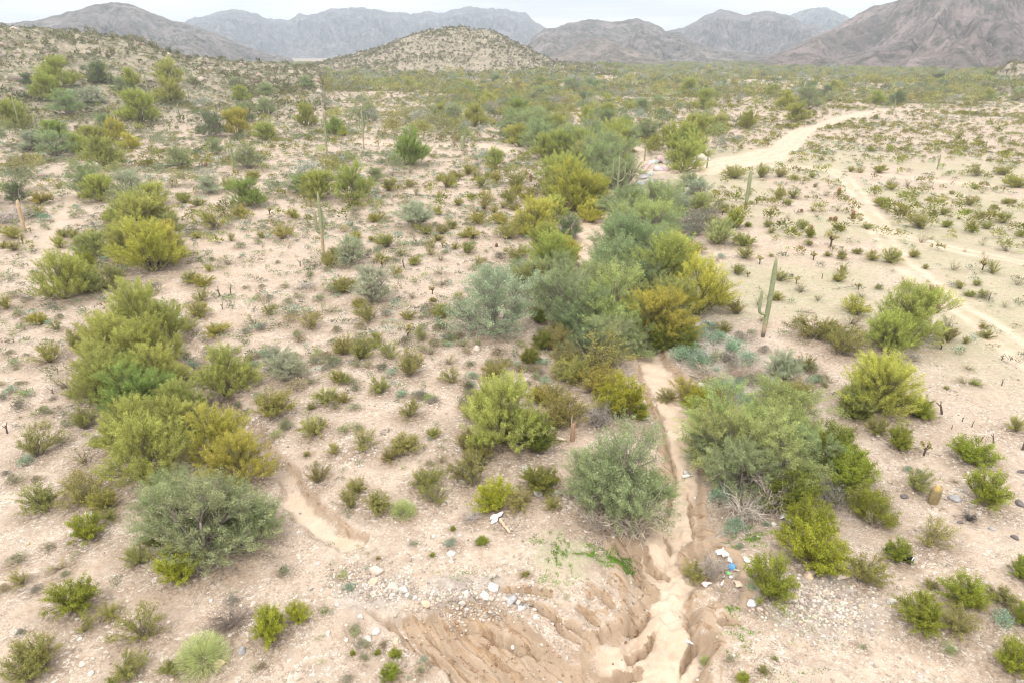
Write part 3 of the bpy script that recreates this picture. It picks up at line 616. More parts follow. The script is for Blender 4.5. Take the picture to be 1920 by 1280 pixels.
PL += TX('I', '1120,350,90 1140,335,90 1163,372,72 1178,420,90 1228,420,70,q 1230,430,90 1152,508,100 1205,480,110,q 1230,500,90 1045,565,95 1120,592,105,q 1160,560,130 1190,600,120,d 1050,610,110 1090,640,100,d 980,545,60,r 1145,620,120,q 1105,690,90,d 1190,675,80 985,265,60 1010,275,70 1070,285,60 1110,278,55 1130,300,70 1160,306,44 960,255,50 1215,262,45 1135,250,45 330,1000,110 445,1010,110 1350,850,130,q 1330,885,90 1455,840,130,q 1500,900,110 1270,400,50,r 1240,460,70 520,700,60,s')
PL += TX('B', '1290,662,56,t 1312,690,64,t 1340,650,54,t 1378,660,48,t 1400,682,48,t 1440,742,56,t 1470,762,59,t 1352,736,48,t 1520,702,43 1490,690,40,r 1300,640,48,t 1395,640,40,r 1275,680,59,t 1415,725,48,r 1290,420,59,r 1310,432,64,r 1325,415,54,r 1300,445,54,r 1340,440,48,r 1283,440,48,r 1350,400,40 1400,760,45,t 1510,745,54 1540,720,40 1345,680,45 1370,700,40,r 1375,745,51,t')
PL += TX('C', '1312,778,50,Y 1290,745,50,y 1310,760,44,y 1335,770,50,o 1240,660,50,k 1255,640,50,k 1560,870,70,k 1525,840,60 1480,800,60,o 1590,900,60,g 1060,700,60,o 1085,720,70 1130,745,70,y 1040,660,50,o 1150,775,50,y 880,900,60,o 900,860,50,o 1020,760,50,y 880,830,40 1010,545,50,y 980,440,40')
# broom-like fluffy shrubs
PL += T('F', 0, 960, '1140,885,300,F'); PL += T('F', 640, 640, '350,985,150,F'); PL += T('F', 1280, 960, '130,865,80,F')
# creosote and similar
PL += T('C', 0, 320, '330,105,60 225,195,110,y 190,265,110 610,290,90 360,380,90 420,385,60 335,440,90,y 80,385,110 85,455,80 620,345,60 1010,490,70 490,560,110,g 1215,340,150,y 1110,385,70,y 1080,635,90 1135,660,100,y 1125,740,100 1110,830,120 1290,535,90,s 1180,570,60,y 1590,390,110,y 1470,380,50 1360,270,80,y 1650,270,80,y 1120,200,80 230,870,100,y 320,900,70 445,900,90 560,885,70,s 750,830,140 1515,820,90 1750,900,140 1860,800,70 1850,550,90 1880,480,80 1430,870,110,s 1210,940,130,y 1905,690,90 40,780,100,y 1285,110,70 1430,60,80 1040,185,80 1300,400,50 20,440,60,y')
PL += T('C', 640, 320, '475,360,100 20,690,130 155,855,140 370,845,70 565,835,110 400,720,60,s 520,740,40 660,715,50,y 560,590,90,s 565,650,60,s 765,550,85 310,605,80 405,535,70 560,510,60,s 505,480,60 220,515,90 265,435,110 335,480,50 575,360,70,o 625,330,70 700,465,90 640,445,50 730,385,110,y 940,390,140 510,440,60 540,250,60,y 660,200,60 195,295,80,y 90,385,70,y 800,220,90,o 910,215,50 980,225,80 900,305,90,y 770,300,100,y 540,400,60 180,400,40 860,240,60,y 985,130,80,y 1055,180,90,y 950,190,80 910,155,40 820,165,80,y 590,100,90 650,55,80 550,60,50 380,95,70 270,120,100 420,140,50,s 370,185,70,s 980,100,80 1060,130,60 1140,85,60 870,65,60,y 710,25,80 765,50,60 820,45,50 1000,500,120 460,960,90 200,965,80,y 100,775,70,y 1110,860,90,k 1180,50,60 790,100,100 1010,70,60 690,380,60 1230,930,100,o 1780,250,80,Y 1800,560,130,Y 1560,1000,120')
PL += T('C', 1280, 320, '305,328,110,g 370,320,40,g 345,500,95 300,580,80 350,430,110 120,615,110 225,240,60 170,175,60 210,185,40 180,330,100,o 530,165,60 620,160,80 550,130,40 600,200,40 630,55,50 740,95,25 730,45,40 730,230,50,s 755,265,35,s 595,275,40,s 545,310,45 475,320,55 495,355,50 680,335,55 880,340,50,y 1035,330,60 715,380,55,g 715,425,55 870,230,50 845,385,80,s 810,485,40 895,500,50 975,470,50 1060,510,80 1160,525,110 495,485,30 895,580,60 870,630,80 545,625,90 530,735,80 665,690,70,s 760,735,60,s 965,820,150,y 950,870,100,s 810,910,110 1145,765,80,s 1265,665,70 1100,670,40 1010,720,60,s 1375,740,70,y 1400,700,70 305,815,120,o 220,760,90 425,760,60,s 440,850,50 235,915,90 800,145,50,s 1175,110,60 1130,205,80 1265,90,50,s 1340,335,120 1480,320,60 1630,355,80 1715,330,70 1460,250,60 1670,270,60 1605,245,50 1800,300,100 1900,375,60 1610,200,90 1745,215,40 1815,190,50 1860,185,40 1520,565,70 1740,585,80 1700,515,60,s 1690,425,40,s 1590,460,30,s 1820,460,80,s 1880,650,80,s 1340,410,70,s 1395,390,30,s 1295,490,60 1365,555,35 1560,670,50 1645,650,50 1605,710,50 1690,720,60 1815,775,55 1500,890,90,s 1500,960,110,o 1710,950,80 1690,890,50 1660,35,80 1800,30,80 1880,100,120 1640,105,30 1680,130,40 1510,135,30 1550,275,20 1385,60,30 290,50,110 440,45,80 540,40,70 1000,15,50 940,10,40 1100,15,60 60,470,110 10,560,100,Y 740,960,200,o 880,985,160,o')
PL += T('C', 0, 640, '1530,425,200 1780,525,170 1850,350,150 1745,385,50 1895,230,90 1900,70,60 280,130,160 440,60,130 550,125,90 370,270,110,s 470,505,130 210,665,200 475,695,170,s 250,955,190 500,935,230 620,950,150,y 1790,805,120,o 1880,640,80 1730,640,40 440,150,70,s 1100,620,90')
PL += T('C', 640, 640, '1120,650,190,k 1440,300,240,y 1390,220,330,o 1600,445,230,Y 1690,440,110,g 1240,495,220,o 1200,335,130 870,220,150 1040,130,110,k 600,135,100,s 505,80,90,s 270,105,120 110,105,120 20,80,110 195,35,80 15,235,80 225,295,110 380,210,150 620,240,110 15,350,90 390,425,130 510,535,80 120,625,160 350,620,170 270,680,100,o 565,690,90,o 700,620,130,o 770,700,130,o 750,835,230,s 470,845,180 530,925,160 90,855,110 190,955,160 60,945,110 870,965,190,Y 1010,940,170,o 1110,850,190,k 1190,940,90 1140,50,120,k 1240,220,110,o 1840,340,120,o')
PL += T('C', 1280, 640, '30,360,130,o 150,400,190,y 690,165,130,o 620,335,170,o 960,435,150,k 1335,435,150,g 1220,615,130,g 1640,710,190,g 1300,845,160 1700,950,210,g 1600,160,50 1580,240,70,s 1640,245,60 1480,270,30,o 1870,515,110 1090,530,110 960,510,80,s 1540,800,50,s 800,260,40 1050,960,190 1590,15,50 780,740,190,k 950,860,260,g 640,960,270,k 870,85,170,o 30,60,170,k 590,400,180,y')
PL += T('C', 0, 960, '490,175,180,g 350,330,120 790,300,140 860,200,100 1020,405,220,Y 130,420,120 415,570,220,g 480,680,100 620,605,130 815,740,250 1520,725,190,Y 1680,625,120,Y 250,900,220 160,970,220 720,975,170 620,975,70 950,915,110 620,50,120')
PL += T('C', 640, 960, '790,180,60,g 1040,360,50 310,825,70,g 285,935,110,g 65,800,30,g 200,800,35,g 625,105,30,g 510,250,30,g 205,265,25,y')
PL += T('C', 1280, 960, '740,340,330,Y 700,180,250,g 490,530,260,g 70,380,170,o 990,410,180 1385,205,200 1215,290,140,g 1390,425,70 1600,550,220,g 1780,520,170,o 1900,640,130,g 1360,675,240,g 1560,695,190 1835,925,210,g 1890,380,130,g 455,905,55,o 350,958,65,g 515,828,35 1045,80,200,g')
# low mounds
PL += T('B', 0, 320, '200,595,90 430,215,50,t 455,245,60 415,270,60 525,305,30,r 80,720,100 150,740,70,r 100,825,80 150,855,70 340,835,60 975,745,40 1065,525,40 1125,515,40 1195,510,50 1560,525,40 1385,665,40 1475,660,45 1605,665,60 1685,720,70 1620,755,80 1800,740,90 1450,725,60 1515,725,60,r 1650,820,70 1860,690,120 1840,570,50 1740,600,60 870,690,110,r 680,600,80 1450,415,60 1360,440,80 980,850,50 1640,860,110,p 1740,325,60 1830,360,30,t 240,290,100,t')
PL += T('B', 640, 320, '75,250,80 45,215,60 260,150,50 830,560,50,r 885,560,50,r 890,500,90,r 710,680,50,r 255,400,60 20,350,90,p 580,470,50')
PL += T('B', 1280, 320, '215,495,60,t 180,665,40 610,600,40,r 1255,320,25,r 20,330,90,r 60,370,90,r 110,345,80,r 20,400,90,t 150,910,120,t 90,940,130,t 200,950,90,t 390,920,60')
PL += T('B', 0, 640, '60,70,50 145,85,40,r 90,160,40 110,245,50 20,330,70,r 5,250,60,p 250,490,90,p 300,330,50,r 115,430,25,l 285,410,50 140,705,110,t 100,805,110 215,790,70,b 430,805,150,p 40,755,60,r 1000,225,70,r 985,300,60 985,250,40 1340,375,80 1250,465,70,l 1130,330,70,l 1030,370,70,l 1820,125,40 1680,285,150,p 1760,240,80 1230,560,140,r')
PL += T('B', 640, 640, '985,150,75,t 500,710,80,p 1090,205,70 1060,240,50 890,90,110,b 1440,490,230,r')
PL += T('B', 1280, 640, '100,165,170,t 30,100,120,t 130,205,110,t 350,375,140,t 230,330,150,t 460,335,120,r 270,60,110,t 250,130,120,r 740,245,110,t 350,150,80,t 600,355,110,t 1090,135,60,t 1270,735,70,t 1330,745,50,t 230,930,220,t 860,955,260,r 330,250,90,t 190,170,70,t')
PL += T('B', 0, 960, '100,300,120 270,215,80 200,455,90,r 120,690,70,r 370,365,60 1600,355,100 1310,525,90,r 1825,565,55,l 25,450,90,b')
PL += T('B', 640, 960, '620,195,90,t 50,445,90,t 10,375,80,l 415,182,35,t')
PL += T('B', 1280, 960, '320,205,60,t 400,155,30,t 280,140,180,t 1790,655,170,t 1490,805,110,l 1010,768,50 380,430,80,t 470,80,60,t')

TINT = {'P': TP, 'F': TP, 'I': TI, 'C': TC, 'B': TB}; WORD = {'P': WP, 'F': WP, 'I': WI, 'C': WC, 'B': WB}
px = np.array([p[1] for p in PL]); py = np.array([p[2] for p in PL]); wpx = np.array([p[3] for p in PL])
dep = PITCH + np.arctan((py-640)/FPX)
lift_ = np.where(np.array([p[0] in 'PI' for p in PL]), .26, .22)*wpx*np.sin(np.maximum(dep, 0))
X, Y, Z = hit(px, np.maximum(py - lift_, 112))
W = wpx*depth(X, Y, Z)/FPX
# landmarks used to tell plants of one kind apart
LM = [("the tall two-stemmed saguaro", 1430, 632), ("the many-armed leaning saguaro", 607, 487), ("the split orange stump", 1073, 825), ("the bleached dead saguaro", 45, 435),
      ("the white box", 330, 603), ("the blue bag", 1373, 1063), ("the lone barrel cactus", 1748, 940), ("the white-ended black pipe", 1690, 1045), ("the crumpled white sheet", 935, 972),
      ("the saguaro near the road", 1397, 393), ("the yellow-topped tree", 1150, 690), ("the silver round tree", 925, 640), ("the brown eroded bank", 850, 1200),
      ("the curved-arm saguaro", 1154, 378), ("the big lower-left tree", 395, 1050), ("the big right wash tree", 1410, 960), ("the yellow tree beside the stalks", 1640, 785),
      ("the track fork", 1580, 325), ("the burnt leaning stalk", 1766, 775), ("the white rock heap", 1220, 345), ("the gully sand patch", 560, 940), ("the twin dead stalks", 425, 550),
      ("the lower left corner", 0, 1280), ("the lower right corner", 1920, 1280), ("the far right track", 1880, 640), ("the black-trunked cholla", 1557, 463),
      ("the stout clearing saguaro", 867, 283), ("the hidden sandy gap", 1105, 450), ("the round grey shrub", 782, 430), ("the three-stemmed saguaro", 438, 322), ("the fresh green round tree", 468, 390),
      ("the white-headed cholla", 373, 535), ("the orange-brown cholla", 811, 552), ("the far right saguaro", 1757, 318), ("the right end cholla", 1764, 655)]
ORD = ['nearest', 'second nearest', 'third nearest', 'fourth nearest', 'fifth nearest', 'sixth nearest', 'seventh nearest', 'eighth nearest', 'ninth nearest', 'tenth nearest', 'eleventh nearest', 'twelfth nearest', 'thirteenth nearest', 'fourteenth nearest', 'fifteenth nearest', 'sixteenth nearest', 'seventeenth nearest', 'eighteenth nearest'] + [w_ + ' nearest' for w_ in 'nineteenth twentieth twenty-first twenty-second twenty-third twenty-fourth twenty-fifth twenty-sixth twenty-seventh twenty-eighth twenty-ninth thirtieth'.split()]
counts = {}
def where(kind, x, y):
    d = [math.hypot(x-a, (y-b)*1.2) for _, a, b in LM]; i = int(np.argmin(d)); n, a, b = LM[i]
    dx, dy = x-a, (y-b)*1.2
    q = ('right of' if dx > 0 else 'left of') if abs(dx) > abs(dy) else ('in front of' if dy > 0 else 'behind')
    if 'lower left' in n and 'corner' in n: q = 'towards'
    if 'lower right' in n and 'corner' in n: q = 'towards'
    return (kind, q, n), min(d)
keys = []
for i, p in enumerate(PL):
    k, d = where(p[0], p[1], p[2]); keys.append((k, d))
order = {}
for i in sorted(range(len(PL)), key=lambda i: keys[i][1]):
    k = keys[i][0]; order[i] = counts.get(k, 0); counts[k] = order[i] + 1
NAMES = {'P': ('palo_verde_tree', 'tree', 'palo verde tree', 'palo verde trees of the foreground'), 'I': ('ironwood_tree', 'tree', 'ironwood tree', 'ironwood trees of the foreground'),
         'C': ('creosote_bush', 'bush', 'creosote bush', 'creosote bushes of the foreground'), 'B': ('bursage_shrub', 'shrub', 'bursage shrub', 'low bursage mounds of the foreground'),
         'F': ('broom_bush', 'bush', 'broom bush', 'fluffy broom bushes')}
SPECIAL = {(1150, 1): None}
OC = []   # occupied ground, for the scatter
def place_plant(kind, x, y, z, w_, tint, label, group, rng, hs=None, single=False):
    nm, cat, _, _ = NAMES[kind]; base = TINT[kind][tint]; jit = rng.uniform(.95, 1.17); col = tuple(c*jit*rng.uniform(.95, 1.05) for c in base)
    rz = rng.uniform(0, 2*pi); hh = hs or (rng.uniform(.88, 1.08) if kind != 'C' else rng.uniform(.75, 1.15))
    if kind == 'B':
        o = obj(nm, BM[rng.randint(5)], None, (x, y, z-.01*w_), rz, (w_, w_, w_*1.15*hh), col); return tag(o, label, cat, group)
    if kind == 'P': fol, wood = PT[rng.randint(7)]; wc = (.27, .25, .13)
    elif kind == 'I': fol, wood = IT[rng.randint(7)]; wc = (.30, .26, .22)
    elif kind == 'F': fol, wood = BRM[rng.randint(2)]; wc = (.34, .3, .24)
    else:
        fol, wood = (CS[rng.randint(6)] if (tint == 's' or (rng.rand() < .12 and w_ < 1.3 and tint in ' oy')) else (CD[rng.randint(5)] if tint and tint in 'gYk' else CB[rng.randint(12)])); wc = (.28, .235, .19)
    e = obj(nm, None, None, (x, y, z), rz); e.empty_display_size = .2
    q_ = rng.uniform(.86, 1.14); e.scale = (w_*q_, w_/q_, w_*hh); tag(e, label, cat, group)
    obj('crown' if kind in 'PI' else 'foliage', fol, e, color=col); obj('trunk' if kind in 'PI' else 'stems', wood, e, color=wc)
    return e
for i, (kind, x_, y_, w_, t_) in enumerate(PL):
    rng = np.random.RandomState(1000+i); nm, cat, nice, grp = NAMES[kind]
    size = 'tall' if kind in 'PI' and W[i] > 4.5 else ('small' if W[i] < {'P': 2.6, 'I': 2.6, 'C': .9, 'B': .5, 'F': 1.3}[kind] else '')
    (kk, q, n), d_ = keys[i]; o = order[i]
    rank = ORD[min(o, 29)]
    farz = y_ < 300
    if farz:
        lab = ' '.join((size + ' ' + WORD[kind][t_] + ' ' + nice).split()) + ' standing on the distant plain below the hills'; g = 'far ' + grp.replace(' of the foreground', '')
    else:
        lab = ' '.join((size + ' ' + WORD[kind][t_] + ' ' + nice).split()) + ', ' + rank + ' ' + q + ' ' + n; g = grp
    ww = W[i]*(1.25 if kind in 'PI' else (1.30 if kind == 'C' else 1.18))
    place_plant(kind, X[i], Y[i], Z[i]-.02, ww, t_, lab, g, rng)
    if kind in 'PIF' or W[i] > .8: OC.append((X[i], Y[i], W[i]*.42))
for a_, b_, r_ in ((1222, 335, 9), (1235, 318, 7), (1105, 448, 3), (1208, 362, 6)):
    q_ = hit([a_], [b_]); OC.append((float(q_[0][0]), float(q_[1][0]), r_))
OC = np.array(OC)

# ------------------------------------------------------------------ cacti
def sag_color(z, top, wood=.28):
    t = np.clip(z/max(top, .1), 0, 1); g = np.array([[.27, .285, .165]]); b = np.array([[.42, .33, .22]])
    k = ss(wood*.6, wood*1.5, t)[:, None]; c = b*(1-k) + g*k; c = np.where((t < .05)[:, None], np.array([[.14, .12, .11]]), c); return c
def saguaro(x, y, z, h, arms, label, group='saguaros on the plain', r=None, wood=.28, lean=0.0, dead=False, seed=0):
    rng = np.random.RandomState(seed); r = r or max(.10, h*.021); K = 16; tz = np.linspace(-.1, h, K)
    P = np.stack([lean*tz + .02*h*np.sin(tz/h*2), 0*tz, tz], -1); t = tz/h
    rad = r*(.85 + .28*np.sin(np.clip(t, 0, 1)*2.2))*(1 - .22*np.clip(t, 0, 1)**2); rad[-2] *= .8; rad[-1] *= .38; rad[0] *= .9
    col = sag_color(tz, h, wood) if not dead else np.tile(np.array([[.52, .39, .25]]), (K, 1))
    rib = lambda th: 1 + .10*np.cos(th*13)
    e = obj('saguaro_cactus', None, None, (x, y, z), 0); tag(e, label, 'cactus', group)
    obj('trunk', mesh('trunk', *tube(P, rad, 39, col, mod=rib), smooth=True, mat=M_CACT), e, color=(1, 1, 1))
    for (ang, hz, out_, up) in arms:
        a = radians(ang); zb = h*hz; o_ = out_*h; q = np.linspace(0, pi/2, 7)
        ax = lean*zb; pts = [[ax, 0, zb]] + [[ax + cos(a)*o_*sin(k), sin(a)*o_*sin(k), zb + o_*.7*(1-cos(k))] for k in q[1:]]
        top = pts[-1]; pts += [[top[0], top[1], top[2] + up*h*k] for k in (.25, .5, .75, .93, 1)]
        pts = np.array(pts); ra = np.full(len(pts), r*.62); ra[0] *= .7; ra[-2] *= .75; ra[-1] *= .35
        ca = np.tile(np.array([[.26, .28, .165]]), (len(pts), 1)) if not dead else np.tile(np.array([[.5, .38, .25]]), (len(pts), 1))
        obj('arm', mesh('arm', *tube(pts, ra, 30, ca, mod=lambda th: 1 + .1*np.cos(th*10)), smooth=True, mat=M_CACT), e, color=(1, 1, 1))
    return e
SG = [ # base x, base y, height in px, arms, label
 (1430,632,144,[(188,.30,.095,.24)],'tall saguaro leaning right with one close upright arm on right bank',.17),
 (607,487,122,[(180,.42,.05,.26),(10,.44,.05,.28),(150,.40,.09,.22),(75,.42,.07,.2)],'saguaro with a woody tan base and four close upright arms',.42),
 (1397,393,72,[],'single thick armless saguaro beside the right end of the scrub',.15),
 (1155,380,84,[(175,.5,.10,.36),(8,.46,.16,.30),(100,.6,.05,.1)],'branching saguaro with long curved arms standing in the wash trees',.1),
 (438,322,66,[(175,.35,.05,.5),(5,.4,.05,.45)],'three-stemmed saguaro left of a round grey tree',.1),
 (682,279,70,[(180,.45,.14,.35),(5,.42,.15,.35),(150,.5,.08,.25),(40,.5,.08,.3),(100,.6,.05,.3)],'many-armed candelabra saguaro at the left end of the pale clearing',.3),
 (867,283,27,[],'short stout saguaro beside the pale clearing',.1),
 (1757,318,28,[(200,.5,.06,.2)],'short saguaro right of the main track among creosote',.1),
 (72,262,42,[(0,.3,.12,.4),(180,.35,.06,.2)],'dark saguaro with a short right arm near the left edge',.1),
 (37,242,62,[],'thin tall saguaro at the far left edge of the trees',.1),
 (280,193,52,[],'tall slender armless saguaro below the left hill',.1),
 (338,230,34,[(180,.4,.08,.25)],'small saguaro left of the dark green round tree',.1),
 (355,192,24,[],'short pale saguaro between olive trees below the left hill',.1),
 (507,238,33,[],'thin saguaro right of the yellow palo verde pair',.1),
 (613,292,78,[(180,.6,.05,.2)],'tall pale saguaro left of the candelabra saguaro',.2),
 (610,205,42,[(180,.4,.06,.35),(0,.4,.06,.3)],'three-stemmed saguaro on the plain under the long blue ridge',.1),
 (563,235,36,[(0,.5,.07,.2)],'one-armed saguaro midway along the left plain',.1),
 (383,217,16,[],'stubby saguaro just above the dark green tree',.1),
 (362,155,24,[(180,.5,.06,.2)],'dark saguaro on the right toe of the left hill',.1),
 (423,178,22,[],'slim saguaro right of the left hill toe',.1),
 (525,157,18,[],'small distant saguaro below the long blue ridge',.1),
 (680,205,30,[(0,.5,.06,.2)],'dark trunked saguaro left of the round central hill plain',.1),
 (803,242,30,[(180,.5,.06,.2)],'upright saguaro between two dark trees mid plain',.1),
 (795,258,18,[],'stubby saguaro above the round green palo verde',.1),
 (995,245,36,[(0,.4,.06,.3)],'pale saguaro above the wash woodland, left one of the pair',.15),
 (1011,222,27,[],'pale saguaro above the wash woodland, right one of the pair',.15),
 (1228,214,16,[],'tiny saguaro right of centre on the pale rise',.1),
 (1208,302,30,[],'dark slim saguaro at the head of the white rocks',.1),
 (820,182,28,[],'slim saguaro below the round central hill',.1),
 (1667,184,17,[],'saguaro behind the bend of the dirt road',.1),
 (1673,216,30,[(180,.5,.06,.2),(0,.4,.06,.25)],'saguaro with two arms right of the road bend',.1),
 (1815,222,28,[(0,.5,.06,.25)],'saguaro near the right edge on the open flat',.1),
 (1387,225,14,[],'dark short saguaro left of the dirt road',.1),
 (1848,276,12,[],'tiny dark saguaro at the right edge creosote',.1),
 (1325,316,22,[],'slim dark saguaro just right of the white rocks',.1),
 (490,130,10,[],'tiny saguaro on the skyline right of the left hill',.1),
 (585,128,10,[],'tiny saguaro on the skyline left of the round hill',.1),
]
for i, s in enumerate(SG):
    x, y, z = (float(v[0]) for v in hit([s[0]], [s[1]])); d = depth(x, y, z); el = PITCH + math.atan((s[1]-640)/FPX)
    h = s[2]*d/FPX/max(.3, cos(el)); r = None
    if i == 0: r = .12
    if i == 2: r = .17
    if i == 6: r = .3
    saguaro(x, y, z-.05, h, s[3], s[4], r=r, wood=s[5], seed=i)
x, y, z = (float(v[0]) for v in hit([47], [437])); d = depth(x, y, z)
saguaro(x, y, z-.05, 62*d/FPX, [(5, .7, .05, .28)], 'bleached dead saguaro skeleton standing over pale fallen branches', 'dead saguaro', .14, dead=True, seed=77)

def cholla_proto(seed, bare=False):
    rng = np.random.RandomState(seed); wood = []; C, D = [], []
    wood.append(tube(np.array([[0, 0, -.05], [.01, 0, .2], [.02, .02, .45], [.0, .02, .6]]), [.07, .065, .055, .04], 7, 1.0))
    for i in range(7 if not bare else 2):
        a = rng.uniform(0, 2*pi); q = rng.uniform(.15, .34); p = np.array([cos(a)*q, sin(a)*q, rng.uniform(.62, .95)])
        P = limb(np.array([0, .01, rng.uniform(.35, .58)]), p, rng, 4, .04, -.03); wood.append(tube(P, [.04, .035, .03, .03], 5, 1.1))
        for k in range(4):
            c = p + rng.normal(size=3)*np.array([.07, .07, .05]); m = 110; qd = nrm(rng.normal(size=(m, 3))); ln = nrm(rng.normal(size=(1, 3))+np.array([[0, 0, 1.]]))
            C.append(c + ln*rng.uniform(-.07, .07, (m, 1)) + qd*.025); D.append(qd + ln*.3)
    w_ = mesh('trunk', *merge(wood), smooth=True, mat=M_BARK)
    if bare: return w_, None
    C, D = np.vstack(C), np.vstack(D); m = len(C); v = rng.uniform(.8, 1.2, m)
    return w_, mesh('spiny_joints', *leaves(C, D, .05, .028, rng, np.stack([v, v, v*rng.uniform(.85, 1.1, m)], -1)), mat=M_LEAF)
CH = [cholla_proto(i) for i in range(3)]; CHB = [cholla_proto(20+i, True)[0] for i in range(3)]
# cholla cacti: x, y, height, bare?, label
KL = [(1557,463,27,0,'cholla with spreading pale yellow top on black trunk beside sparse bush'),(1525,488,16,0,'small cholla with round yellow head left of dotted creosote'),
 (1842,507,18,0,'pale headed cholla right of the track on green flat'),(1354,404,12,0,'short cholla with dark trunk beside round creosote on left rim'),
 (1732,853,27,0,'cholla with drooping yellow crown on black stem above gravel'),(830,465,14,0,'cholla with gold head on reddish trunk in the middle of flat'),
 (947,456,14,0,'cholla with brown trunk near the rubble edge'),(717,502,18,0,'white topped cholla above the thin grey tree'),(811,552,15,0,'orange-brown cholla over a small olive bush'),
 (888,449,16,0,'cholla standing in an olive bush near the wash rim'),(43,458,18,0,'cholla left of the pale brush below the dead saguaro'),(61,472,12,0,'little pale cholla on bare soil at the left'),
 (506,403,14,0,'dark cholla above dry scrub right of the round palo verde'),(765,634,26,0,'sprawling pale cholla cluster on pink soil'),(373,535,22,0,'white-headed cholla growing in an olive bush'),
 (1424,496,16,0,'cholla pair left of the tall saguaro, upper plant'),(1402,520,12,0,'stub cholla left of the tall saguaro, lower plant'),(1418,383,10,0,'small cholla right of the armless saguaro'),
 (1682,440,11,0,'small cholla standing at the track edge'),(1764,655,18,0,'cholla at the right end of the long palo verde row'),(1493,533,14,0,'cholla right of the tall saguaro top'),
 (1609,543,12,0,'cholla by fallen sticks on the right flat'),(1372,398,14,0,'cholla with black trunk on the right bank edge'),(1312,365,12,0,'cholla on the dug rise above the wash')]
for i, (a, b, h, _, lab) in enumerate(KL):
    x, y, z = (float(v[0]) for v in hit([a], [b])); s = h*depth(x, y, z)/FPX*1.05
    e = obj('cholla_cactus', None, None, (x, y, z), i*1.3, s); tag(e, lab, 'cactus', 'chollas dotted over the flat')
    w_, j_ = CH[i % 3]; obj('trunk', w_, e, color=(.10, .075, .06)); obj('spiny_joints', j_, e, color=(.58, .52, .27))
BL = [(1766,776,26,-.35,'burnt leaning stalk with thick base on pink gravel'),(1804,790,10,0,'thin short dead stalk, left one of the gravel trio'),(1822,800,12,.05,'thin short dead stalk, middle of the gravel trio'),
 (1784,804,9,0,'tiny dead stalk beside loose twigs'),(1878,675,12,0,'short black stalk near the track, upper right'),(1878,722,12,0,'short black stalk below another at the right'),
 (1863,830,19,-.3,'leaning black stalk near right edge, right one of a pair'),(1838,828,13,.2,'stubby black stalk near right edge, left one of a pair'),(1917,843,28,0,'thick dark stalk cut by the right edge'),
 (1240,0,0,0,''),(413,555,16,-.3,'twin dead stalk, left one, on pale soil'),(433,553,15,0,'twin dead stalk, right one, on pale soil'),(563,500,12,0,'short brown stalk with a side arm near the leaning saguaro'),
 (417,580,12,0,'forked brown cholla skeleton on bare pink soil'),(758,503,17,-.2,'dark forked stalk pair on the middle flat'),(780,460,12,0,'small black stalk among creosote'),(14,812,20,0,'black upright stalk near the left edge'),
 (908,872,18,.1,'dark stump standing in olive scrub'),(100,738,12,-.2,'small dark stalk left of the palo verde row'),(1473,480,9,0,'tiny dark stalk above the tall saguaro'),(1854,563,14,0,'black stalk right of the dirt track'),(1541,523,10,0,'small brown stalk on the green flat')]
for i, (a, b, h, ln, lab) in enumerate(BL):
    if not lab: continue
    x, y, z = (float(v[0]) for v in hit([a], [b])); s = h*depth(x, y, z)/FPX*1.35
    o = obj('dead_stalk', CHB[i % 3], None, (x, y, z), i*1.1, (s*.9, s*.9, s), (.115, .085, .07)); o.rotation_euler = (0, ln, i*1.1*0)
    tag(o, lab, 'dead stalk', 'dead cactus stalks')
def barrel(x, y, z, h, r, label, lean=0, col=(.20, .12, .085)):
    K = 12; t = np.linspace(0, 1, K); P = np.stack([0*t, 0*t, t*h], -1); rad = r*np.sqrt(np.clip(1 - np.clip((t-.55)/.47, 0, 1)**2, .02, 1))*(.86 + .14*np.sin(t*3))
    c = np.tile(np.array([[.9, .9, .9]]), (K, 1)); c[-3:] = (1.5, 1.35, 1.0)
    e = obj('barrel_cactus', None, None, (x, y, z-.02), 0); e.rotation_euler = (0, lean, 0); tag(e, label, 'cactus', 'barrel cacti')
    obj('body', mesh('body', *tube(P, rad, 48, c, mod=lambda th: 1 + .09*np.cos(th*16)), smooth=True, mat=M_CACT), e, color=col)
    rng = np.random.RandomState(int(h*1000)); n = 700; th = rng.randint(0, 16, n)*2*pi/16; tt = rng.uniform(.05, .98, n); rr_ = np.interp(tt, t, rad)*1.07
    q = np.stack([np.cos(th), np.sin(th), 0*th], -1); C = q*rr_[:, None]; C[:, 2] = tt*h
    v = rng.uniform(.7, 1.3, n); obj('spines', mesh('spines', *leaves(C, q + rng.normal(size=(n, 3))*.7, r*.30, r*.05, rng, np.stack([v, v, v], -1)), mat=M_LEAF), e, color=(.42, .27, .17))
